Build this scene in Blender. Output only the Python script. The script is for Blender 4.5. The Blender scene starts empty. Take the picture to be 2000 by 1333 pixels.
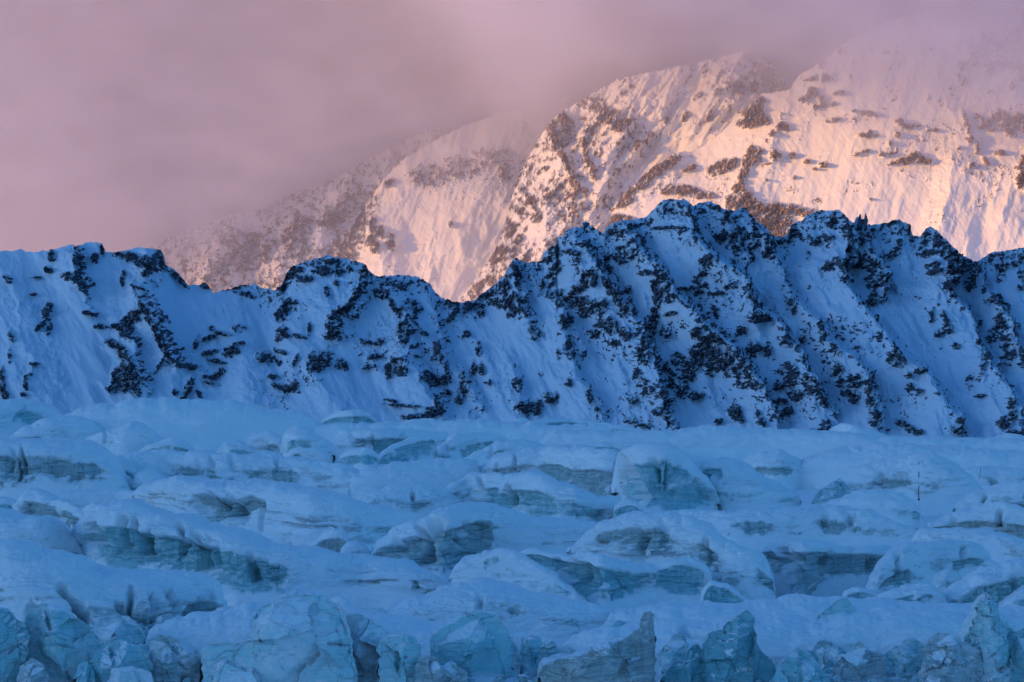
import bpy, math, random
import numpy as np
# ---------------------------------------------------------------- camera constants
F = 5671.0          # focal length in photograph pixels (2000 px wide frame)
H = 65.0            # height of the lookout above the glacier surface
CX, CY = 1000.0, 666.5
sc = bpy.context.scene
COL = sc.collection
f4 = np.float32

def gdist(py):                       # distance at which the flat glacier appears at photo row py
    return F * H / (np.asarray(py, float) - CY)

# ---------------------------------------------------------------- noise
_G = np.array([[1,1,0],[-1,1,0],[1,-1,0],[-1,-1,0],[1,0,1],[-1,0,1],[1,0,-1],[-1,0,-1],
               [0,1,1],[0,-1,1],[0,1,-1],[0,-1,-1],[1,1,0],[0,-1,1],[-1,1,0],[0,-1,-1]], f4)
def _perm(seed):
    p = np.random.RandomState(seed).permutation(256).astype(np.int32)
    return np.concatenate([p, p, p])
_PERMS = {}
def perlin(x, y, z, seed=0):
    if seed not in _PERMS: _PERMS[seed] = _perm(seed)
    p = _PERMS[seed]
    x, y, z = np.broadcast_arrays(np.asarray(x, f4), np.asarray(y, f4), np.asarray(z, f4))
    xi = np.floor(x); yi = np.floor(y); zi = np.floor(z)
    xf = x - xi; yf = y - yi; zf = z - zi
    xi = xi.astype(np.int32) & 255; yi = yi.astype(np.int32) & 255; zi = zi.astype(np.int32) & 255
    u = xf*xf*xf*(xf*(xf*6-15)+10); v = yf*yf*yf*(yf*(yf*6-15)+10); w = zf*zf*zf*(zf*(zf*6-15)+10)
    def g(dx, dy, dz):
        h = p[p[p[xi+dx]+yi+dy]+zi+dz] & 15
        gr = _G[h]
        return gr[...,0]*(xf-dx) + gr[...,1]*(yf-dy) + gr[...,2]*(zf-dz)
    def lp(a, b, t): return a + t*(b-a)
    return lp(lp(lp(g(0,0,0),g(1,0,0),u), lp(g(0,1,0),g(1,1,0),u), v),
              lp(lp(g(0,0,1),g(1,0,1),u), lp(g(0,1,1),g(1,1,1),u), v), w)
def fbm(x, y, z, octs=4, seed=0, gain=.5, lac=2.03):
    a = 1.0; s = 0; k = 1.0
    for o in range(octs):
        s = s + a*perlin(x*k, y*k, z*k, seed+o); a *= gain; k *= lac
    return s
def ridged(x, y, z, octs=4, seed=0, gain=.5, lac=2.03):
    a = 1.0; s = 0; k = 1.0
    for o in range(octs):
        s = s + a*(1-2*np.abs(perlin(x*k, y*k, z*k, seed+o))); a *= gain; k *= lac
    return s
def sstep(a, b, x):
    t = np.clip((x-a)/(b-a), 0, 1); return t*t*(3-2*t)

# ---------------------------------------------------------------- mesh helpers
def grid_faces(nr, nc, flip=False):
    i = np.arange(nr*nc, dtype=np.int32).reshape(nr, nc)
    a, b, c, d = i[:-1,:-1], i[:-1,1:], i[1:,1:], i[1:,:-1]
    q = np.stack([a, d, c, b] if flip else [a, b, c, d], -1).reshape(-1, 4)
    return q
def grid_normals(P):
    dc = np.gradient(P, axis=1); dr = np.gradient(P, axis=0)
    n = np.cross(dr, dc); l = np.linalg.norm(n, axis=-1, keepdims=True); l[l == 0] = 1
    return n/l
def mesh_obj(name, V, Q, mat, attrs=None, normals=None, parent=None, origin=None):
    V = np.asarray(V, f4).reshape(-1, 3)
    o0 = np.zeros(3, f4) if origin is None else np.asarray(origin, f4)
    me = bpy.data.meshes.new(name)
    nv, nq = len(V), len(Q); k = Q.shape[1]
    me.vertices.add(nv); me.vertices.foreach_set('co', (V - o0).ravel())
    me.loops.add(nq*k); me.loops.foreach_set('vertex_index', np.ascontiguousarray(Q, np.int32).ravel())
    me.polygons.add(nq); me.polygons.foreach_set('loop_start', np.arange(0, nq*k, k, dtype=np.int32))
    me.polygons.foreach_set('use_smooth', np.ones(nq, bool))
    me.update(calc_edges=True); me.validate()
    for nm, arr in (attrs or {}).items():
        at = me.attributes.new(nm, 'FLOAT', 'POINT'); at.data.foreach_set('value', np.asarray(arr, f4).ravel())
    if normals is not None:
        me.normals_split_custom_set_from_vertices(np.asarray(normals, f4).reshape(-1, 3).tolist())
    me.materials.append(mat)
    ob = bpy.data.objects.new(name, me); COL.objects.link(ob)
    if parent is not None: ob.parent = parent
    elif origin is not None: ob.location = origin
    return ob
def compact(V, N, A, Q):             # keep only the vertices that Q uses
    used = np.zeros(len(V), bool); used[Q.ravel()] = True
    idx = np.cumsum(used).astype(np.int32) - 1
    return V[used], (N[used] if N is not None else None), {k: a[used] for k, a in A.items()}, idx[Q]
def tag(o, label=None, category=None, group=None, kind=None):
    if label: o['label'] = label
    if category: o['category'] = category
    if group: o['group'] = group
    if kind: o['kind'] = kind
    return o

# ---------------------------------------------------------------- materials
class NT:
    def __init__(s, name, world=False):
        s.m = bpy.data.materials.new(name); s.m.use_nodes = True
        s.t = s.m.node_tree; s.t.nodes.clear()
    def n(s, typ, ins=None, **kw):
        nd = s.t.nodes.new(typ)
        for k, v in kw.items(): setattr(nd, k, v)
        for k, v in (ins or {}).items():
            if isinstance(v, bpy.types.NodeSocket): s.t.links.new(v, nd.inputs[k])
            else: nd.inputs[k].default_value = v
        return nd
    def math(s, op, a, b=0.0, c=None, clamp=False):
        ins = {0: a, 1: b}
        if c is not None: ins[2] = c
        return s.n('ShaderNodeMath', ins, operation=op, use_clamp=clamp).outputs[0]
    def noise(s, vec, scale, detail=4, rough=.55, dist=0.0):
        return s.n('ShaderNodeTexNoise', {'Vector': vec, 'Scale': scale, 'Detail': detail, 'Roughness': rough, 'Distortion': dist}).outputs[0]
    def maprange(s, v, a, b, c=0.0, d=1.0, smooth=True):
        return s.n('ShaderNodeMapRange', {0: v, 1: a, 2: b, 3: c, 4: d}, interpolation_type='SMOOTHSTEP' if smooth else 'LINEAR').outputs[0]
    def mix(s, fac, a, b):
        nd = s.t.nodes.new('ShaderNodeMix'); nd.data_type = 'RGBA'
        for idx, v in ((0, fac), (6, a), (7, b)):
            if isinstance(v, bpy.types.NodeSocket): s.t.links.new(v, nd.inputs[idx])
            else: nd.inputs[idx].default_value = v
        return nd.outputs[2]
    def scalevec(s, vec, sc3):
        return s.n('ShaderNodeVectorMath', {0: vec, 1: sc3}, operation='MULTIPLY').outputs[0]
    def out(s, shader):
        o = s.t.nodes.new('ShaderNodeOutputMaterial'); s.t.links.new(shader, o.inputs['Surface']); return s.m

def mat_mountain(name, rock_col, rock_col2, snow_col, scale):
    t = NT(name)
    pos = t.n('ShaderNodeNewGeometry').outputs['Position']
    rock = t.n('ShaderNodeAttribute', attribute_name='rock').outputs['Fac']
    fine = t.noise(pos, 0.55/scale, 4, .65)
    rk = t.math('ADD', rock, t.math('MULTIPLY', t.math('SUBTRACT', fine, .5), .5/scale**.8))
    fac = t.maprange(rk, -.03, .03)
    var = t.noise(t.scalevec(pos, (1, 1, 2.5)), .12/scale, 5, .65)
    rc = t.mix(t.maprange(var, .35, .68), rock_col, rock_col2)
    sv = t.noise(pos, .02/scale, 3, .5)
    snow2 = tuple(c*.9 for c in snow_col[:3]) + (1,)
    scol = t.mix(sv, snow_col, snow2)
    col = t.mix(fac, scol, rc)
    bh = t.noise(t.scalevec(pos, (1, 1, 1.6)), .5/scale, 6, .7)
    bsn = t.noise(t.scalevec(pos, (1.6, 1.0, .8)), .16/scale, 5, .6)
    hb = t.math('ADD', t.math('MULTIPLY', t.math('MULTIPLY', bh, fac), 2.2*scale), t.math('MULTIPLY', bsn, .9*scale))
    bump = t.n('ShaderNodeBump', {'Strength': .6, 'Distance': 1.0, 'Height': hb})
    ro = t.math('SUBTRACT', .9, t.math('MULTIPLY', fac, .15))
    b = t.n('ShaderNodeBsdfPrincipled', {'Base Color': col, 'Roughness': ro, 'Normal': bump.outputs[0], 'Specular IOR Level': .15})
    return t.out(b.outputs[0])

def mat_ice(name, ice_a, ice_b, dirt, gloss=.45, strata=1.0, flute=.6):
    """snow lying over glacier ice; the attribute ice says where ice is bare"""
    t = NT(name)
    pos = t.n('ShaderNodeNewGeometry').outputs['Position']
    ice = t.n('ShaderNodeAttribute', attribute_name='ice').outputs['Fac']
    fine = t.noise(t.scalevec(pos, (1, 1, 1.8)), .55, 5, .7)
    fac = t.maprange(t.math('ADD', ice, t.math('MULTIPLY', t.math('SUBTRACT', fine, .5), 1.3)), .22, .80)
    warp = t.noise(pos, .06, 3, .5)
    layer = t.n('ShaderNodeCombineXYZ', {0: t.math('MULTIPLY', warp, 1.5), 1: 0.0,
            2: t.math('ADD', t.n('ShaderNodeSeparateXYZ', {0: pos}).outputs[2], t.math('MULTIPLY', warp, 7.0))}).outputs[0]
    st = t.noise(t.n('ShaderNodeVectorMath', {0: layer, 1: t.scalevec(pos, (.05, .02, 0))}, operation='ADD').outputs[0], 1.6, 4, .75)
    fl = t.noise(t.scalevec(pos, (1.3, .3, .09)), .9, 4, .65)
    tone = t.noise(pos, .045, 4, .6)
    icol = t.mix(t.maprange(tone, .36, .64), ice_a, ice_b)
    icol = t.mix(t.math('MULTIPLY', t.maprange(st, .48, .62), .9), icol, dirt)
    icol = t.mix(t.math('MULTIPLY', t.maprange(fl, .5, .68), .5), icol, dirt)
    hair = t.n('ShaderNodeTexVoronoi', {'Vector': t.n('ShaderNodeVectorMath', {0: t.scalevec(pos, (1, 1, .55)),
                1: t.n('ShaderNodeVectorMath', {0: t.n('ShaderNodeTexNoise', {'Vector': pos, 'Scale': .3, 'Detail': 3}).outputs[1], 1: (3, 3, 3)}, operation='MULTIPLY').outputs[0]}, operation='ADD').outputs[0],
                'Scale': .12}, feature='DISTANCE_TO_EDGE').outputs[0]
    crack = t.math('SUBTRACT', 1.0, t.maprange(hair, .0, .012))
    icol = t.mix(t.math('MULTIPLY', crack, .35), icol, (.10, .16, .17, 1))
    sv = t.noise(t.scalevec(pos, (1, .5, 1)), .10, 5, .6)
    scol = t.mix(sv, (.93, .93, .94, 1), (.80, .84, .87, 1))
    col = t.mix(fac, scol, icol)
    # wind crust on the snow, layers, flutes and pits in the ice
    sb = t.noise(t.scalevec(pos, (.8, .35, 2.2)), .8, 6, .62)
    pits = t.noise(pos, 1.1, 5, .68)
    ib = t.math('ADD', t.math('ADD', t.math('MULTIPLY', st, 1.25*strata), t.math('MULTIPLY', fl, flute)), t.math('ADD', t.math('MULTIPLY', pits, .25+.3*min(1, strata)), t.math('MULTIPLY', crack, -.5)))
    hb = t.math('ADD', t.math('ADD', t.math('MULTIPLY', sb, .48), t.math('MULTIPLY', t.math('MULTIPLY', st, .8), t.maprange(ice, -.6, .3))), t.math('MULTIPLY', fac, t.math('SUBTRACT', ib, .5)))
    bump = t.n('ShaderNodeBump', {'Strength': .75, 'Distance': .9, 'Height': hb})
    ro = t.math('SUBTRACT', .85, t.math('MULTIPLY', fac, .85-gloss))
    b = t.n('ShaderNodeBsdfPrincipled', {'Base Color': col, 'Roughness': ro, 'Normal': bump.outputs[0], 'Specular IOR Level': .3})
    return t.out(b.outputs[0])
# ---------------------------------------------------------------- mountains
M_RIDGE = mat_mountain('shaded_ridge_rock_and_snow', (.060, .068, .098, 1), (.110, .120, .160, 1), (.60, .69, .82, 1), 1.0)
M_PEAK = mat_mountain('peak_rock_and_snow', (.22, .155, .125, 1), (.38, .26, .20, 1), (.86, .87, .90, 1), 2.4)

RIBK = 2.1
RIBROCK = .66
def seg_dist(X, Y, pts):
    """signed distance (+ = right of the travel direction seen on the photo) and position 0..1 along a polyline"""
    best = np.full(X.shape, 1e9, f4); sg = np.zeros(X.shape, f4); al = np.zeros(X.shape, f4)
    pts = np.asarray(pts, float); L = np.hypot(*np.diff(pts, axis=0).T); tot = L.sum(); acc = 0
    for (ax, ay), (bx, by), l in zip(pts[:-1], pts[1:], L):
        dx, dy = (bx-ax)/l, (by-ay)/l
        t = np.clip((X-ax)*dx + (Y-ay)*dy, 0, l)
        ex, ey = X-ax-t*dx, Y-ay-t*dy
        d = np.hypot(ex, ey)
        m = d < best
        best[m] = d[m]
        sg[m] = np.sign(ex*dy - ey*dx)[m]      # + = towards upper right of a line going down-right
        al[m] = ((acc+t)/tot)[m]
        acc += l
    return best, sg, al

def massif(name, crest, base, dcrest, dbase, x0, x1, nx, nt, mat, ribs=(), rocks=(), jag=3.0, mpx=.4,
           flow=.62, relief=(10, 5), rock_bias=0.0, rock_noise=(26, 1.0), ambient=None, seed=1, back=140, ledge=.6, relamp=1.0, rough=1.0, drift=0.0, mk=.80, nk=.95, ribk=1.0, wobk=9, sm=lambda X: 1.0):
    crest = np.array(crest, float); base = np.array(base, float)
    xs = np.linspace(x0, x1, nx)
    yc = np.interp(xs, crest[:,0], crest[:,1]); yb = np.interp(xs, base[:,0], base[:,1])
    yc = yc + jag*(fbm(xs/9., 0, seed, 4, seed+40, .6) )
    T = np.linspace(0, 1, nt)[:,None]**1.0
    X = np.broadcast_to(xs, (nt, nx)).astype(f4); Y = (yc + T*(yb-yc)).astype(f4)
    dc = np.interp(xs, dcrest[0], dcrest[1]); db = np.interp(xs, dbase[0], dbase[1])
    step_ = (x1-x0)/nx; kk = int(45/step_); kw = np.hanning(2*kk+3); kw /= kw.sum()
    ycs = np.convolve(np.concatenate([np.full(kk+1, yc[0]), yc, np.full(kk+1, yc[-1])]), kw, 'valid')
    D = (dc + (db-dc)*np.clip((Y-ycs)/(yb-ycs), -.5, 1.2)).astype(f4)
    # ribs
    R = np.zeros_like(X); RM = np.zeros_like(X)
    wob = wobk*fbm(X/45, Y/45, seed, 4, seed+3, .6)
    for rb in ribs:
        pts, A, wl, wr = rb[:4]; st = rb[4] if len(rb) > 4 else 1.0
        pa = np.array(pts); mg = max(wl, wr)+25
        c0, c1 = np.searchsorted(xs, pa[:,0].min()-mg), np.searchsorted(xs, pa[:,0].max()+mg)
        if c1-c0 < 2: continue
        sl = (slice(None), slice(c0, c1))
        d, s, al = seg_dist(X[sl]+wob[sl], Y[sl]+.6*wob[sl], pts)
        prof = np.where(s > 0, np.clip(1-d/wr, 0, 1), np.clip(1-d/wl, 0, 1)**1.35)
        ta = np.minimum(1, np.minimum((al+.12)/.25, (1.12-al)/.3))
        h = RIBK*ribk*A*prof*np.clip(ta, 0, 1)
        R[sl] = np.maximum(R[sl], h) + .25*np.minimum(R[sl], h)
        rm = np.where(s > 0, np.clip(1.25-np.abs(d/wr-.45)/.6, 0, 1), np.clip(1-d/9, 0, .55))*st*np.clip(ta*1.4, 0, 1)
        RM[sl] = np.maximum(RM[sl], rm)
    # relief running down the fall line
    A_ = X - flow*(Y)                       # across the ribs
    B_ = Y + flow*X
    R += relief[0]*relamp*(.35+.65*sm(X))*ridged(A_/85, B_/260, seed, 3, seed+5, .5)
    R += relief[1]*relamp*sm(X)*fbm(A_/30, B_/85, seed, 3, seed+9, .55)
    # rock mask from outcrops
    M = RM*RIBROCK
    for r in rocks:
        cx, cy, rx, ry = r[:4]; an = math.radians(r[4]) if len(r) > 4 else 0; s0 = r[5] if len(r) > 5 else 1.0
        mr = max(rx, ry)*2.2+4
        c0, c1 = np.searchsorted(xs, cx-mr), np.searchsorted(xs, cx+mr)
        if c1-c0 < 2: continue
        sl = (slice(None), slice(c0, c1))
        dx, dy = X[sl]-cx, Y[sl]-cy
        u = (dx*math.cos(an)+dy*math.sin(an))/rx; v = (-dx*math.sin(an)+dy*math.cos(an))/ry
        M[sl] = np.maximum(M[sl], s0*np.clip(1.7-np.hypot(u, v)*1.0, 0, 1))
    if ambient is not None: M = np.maximum(M, ambient(X, Y, yc, yb))
    k = rock_noise[0]
    w2 = fbm(X/k*.5, Y/k*.5, seed+.5, 2, seed+21)
    Xs = X-.45*flow*Y; Ys = Y+.45*flow*X
    N = fbm(Xs/(k*.85)+.6*w2, Ys/(k*1.25), seed, 5, seed+11, .78) + .30*fbm(X/(k*.3), Y/(k*.22), seed+.7, 3, seed+71, .7)
    N2 = ridged((X-.35*Y)/(k*.45), (Y+.3*X)/(k*1.0), seed, 4, seed+17, .6)
    gate = sstep(.05, .6, M)
    # rocks break out of the snow in blocks
    pre = M*mk + N*.95 - .55
    R += gate*rough*(4.5*mpx/.4)*(np.clip(pre+.25, 0, .7)*1.6 + .55*N2 + .35*N)
    steps = fbm(X/70, Y/9, seed, 3, seed+25, .6)
    R += gate*rough*1.6*(mpx/.4)*steps
    if drift: R += drift*sm(X)*fbm((X-.7*Y)/14, (Y+.7*X)/120, seed, 4, seed+61, .6)*(1-gate)
    D2 = D - R
    # flatten relief right at the crest so that the outline stays where it is
    P = np.stack([(X-CX)/F*D, D2, H+(CY-Y)/F*D], -1)
    nrm = grid_normals(P); nrm = nrm*np.where(nrm[...,1:2] > 0, -1, 1)
    steep = 1-np.clip(nrm[...,2], 0, 1)
    right = np.clip(nrm[...,0], -1, 1)
    rock = M*mk + N*nk + ledge*(steep-.42) + .22*right*gate - .60 + rock_bias
    rock = rock - .26*(1-sstep(.06, .34, M))
    rock = np.where(M > .04, rock, -1.0)
    # back slope
    nb = 10
    top = P[0]; bk = []
    for i in range(nb, 0, -1):
        q = top.copy(); fr = i/nb
        q[:,1] += back*fr*1.3 + 2; q[:,2] -= back*fr*fr*1.0 + back*.25*fr
        bk.append(q)
    rb_ = np.broadcast_to(rock[0]-.2, (nb, nx))
    # skirt below the glacier
    sk = P[-1].copy(); sk[:,2] -= 25; sk[:,1] -= 12
    PA = np.concatenate([np.array(bk), P, sk[None]], 0); RK = np.concatenate([rb_, rock, rock[-1:]], 0)
    nr = PA.shape[0]
    o = mesh_obj(name, PA, grid_faces(nr, nx, True), mat, {'rock': RK.ravel()})
    tag(o, kind='structure')
    return xs, yc, yb, P

# -- the shaded ridge
crest = [(-160,488),(-60,492),(0,490),(30,491),(40,487),(58,493),(75,492),(110,488),(147,478),(152,484),(157,482),(170,474),(188,473),(202,477),(207,492),(228,494),(244,491),(268,483),(290,486),(318,489),(326,518),(345,530),(362,547),(372,559),(378,557),(390,558),(404,553),(412,560),(416,573),
 (440,568),(470,559),(500,555),(512,563),(540,567),(553,556),(563,530),(575,520),(600,511),(630,503),(638,498),(652,503),(680,506),(700,513),(718,518),(722,530),(735,540),(750,541),(780,538),(805,539),(825,545),(842,557),(848,568),(862,582),(880,588),(896,592),(925,588),(945,572),(965,558),(985,540),(1000,512),(1008,505),(1018,512),(1030,514),(1048,512),(1058,511),(1062,496),(1075,483),(1085,482),(1088,466),(1100,465),(1106,452),(1118,447),(1134,445),(1143,437),(1158,446),(1172,456),(1178,458),(1182,443),(1200,438),(1215,433),(1232,432),(1248,428),(1262,425),(1275,410),(1290,396),(1305,392),(1325,395),(1333,390),(1345,398),(1353,405),(1362,398),(1385,396),(1400,405),(1412,413),(1432,414),(1452,408),(1460,425),(1478,437),(1492,446),(1502,458),(1512,463),(1535,462),(1545,440),(1560,433),(1578,420),(1600,412),(1615,415),(1630,412),(1640,424),(1650,437),(1664,437),(1667,425),(1671,425),(1674,440),(1677,430),(1681,430),(1684,440),(1700,440),(1730,437),(1742,430),(1755,434),(1768,442),(1777,463),(1790,463),(1798,450),(1805,446),(1815,452),(1828,468),(1842,486),(1850,499),(1865,500),(1878,502),(1885,510),(1893,512),(1900,514),(1915,505),(1932,494),(1960,491),(1992,485),(2005,488),(2060,480),(2160,470)]
base = [(-160,800),(0,805),(300,830),(600,838),(900,848),(1200,856),(1500,862),(1750,868),(2000,874),(2160,878)]
ribs = [
 ([(1106,455),(1135,480),(1162,530),(1192,560),(1217,600),(1250,647),(1268,705),(1290,780),(1300,840)], 26, 95, 22, .9),
 ([(1215,445),(1245,492),(1272,522),(1297,555),(1305,575),(1337,600),(1365,630),(1400,660),(1440,705),(1480,760),(1512,830)], 28, 90, 24, .9),
 ([(1322,405),(1350,467),(1375,500),(1400,518),(1445,545),(1457,580),(1467,605),(1490,620),(1510,640),(1542,685),(1573,741),(1618,806)], 30, 95, 22, .75),
 ([(1400,408),(1412,430),(1440,470),(1452,510),(1447,540)], 14, 45, 20, .8),
 ([(1452,410),(1462,442),(1490,470),(1500,510),(1535,585),(1587,629),(1608,671),(1650,695),(1685,741),(1712,830)], 24, 70, 24, .45),
 ([(1632,415),(1648,440),(1655,480),(1640,530),(1632,556),(1660,592),(1685,622),(1703,653),(1748,700),(1787,723),(1805,752),(1846,804),(1880,860)], 24, 80, 24, .4),
 ([(1675,435),(1690,500),(1718,530),(1712,560),(1703,590)], 14, 40, 18, .8),
 ([(1803,450),(1825,475),(1850,500),(1840,540),(1840,575),(1870,620),(1900,680),(1930,730),(1965,790),(1990,850)], 26, 90, 24, .55),
 ([(1893,514),(1900,560),(1930,595),(1962,640),(1978,690),(1992,740)], 18, 45, 22, .8),
 ([(150,482),(160,510),(164,540),(174,575)], 12, 70, 14, .7),
 ([(322,498),(300,530),(270,560),(262,590)], 10, 50, 25, .2),
 ([(287,575),(305,612),(325,640),(337,672),(355,705),(380,717)], 20, 70, 18, .9),
 ([(262,650),(278,690),(282,755)], 14, 70, 12, .6),
 ([(725,525),(714,552),(695,587),(662,612),(646,640),(642,662)], 14, 60, 30, .35),
 ([(745,545),(772,587),(790,610),(795,650),(800,705),(827,750),(840,772),(860,815)], 18, 80, 30, .35),
 ([(850,600),(852,672),(866,695),(876,717),(905,735),(922,767),(915,800)], 14, 50, 26, .4),
 ([(880,588),(912,652),(940,680),(960,730),(985,790)], 9, 50, 40, .15),
 ([(1000,508),(1012,560),(1020,600),(1045,640)], 14, 60, 20, .5),
 ([(1085,600),(1109,671),(1116,724),(1140,759),(1154,783),(1175,825)], 12, 60, 24, .35),
 ([(990,700),(1007,745),(1011,800)], 8, 40, 20, .3),
 ([(1700,600),(1740,640),(1780,690)], 6, 40, 30, .1), ([(1560,520),(1610,590),(1660,650),(1700,720)], 7, 40, 40, .05),
 ([(420,600),(470,680),(500,760),(520,830)], 10, 80, 60, .05), ([(560,650),(620,740),(690,830)], 10, 60, 60, .05), ([(30,560),(60,680),(80,800)], 10, 80, 60, .0),
 ([(1860,640),(1900,720),(1930,800),(1950,860)], 10, 50, 30, .2),
]
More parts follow.
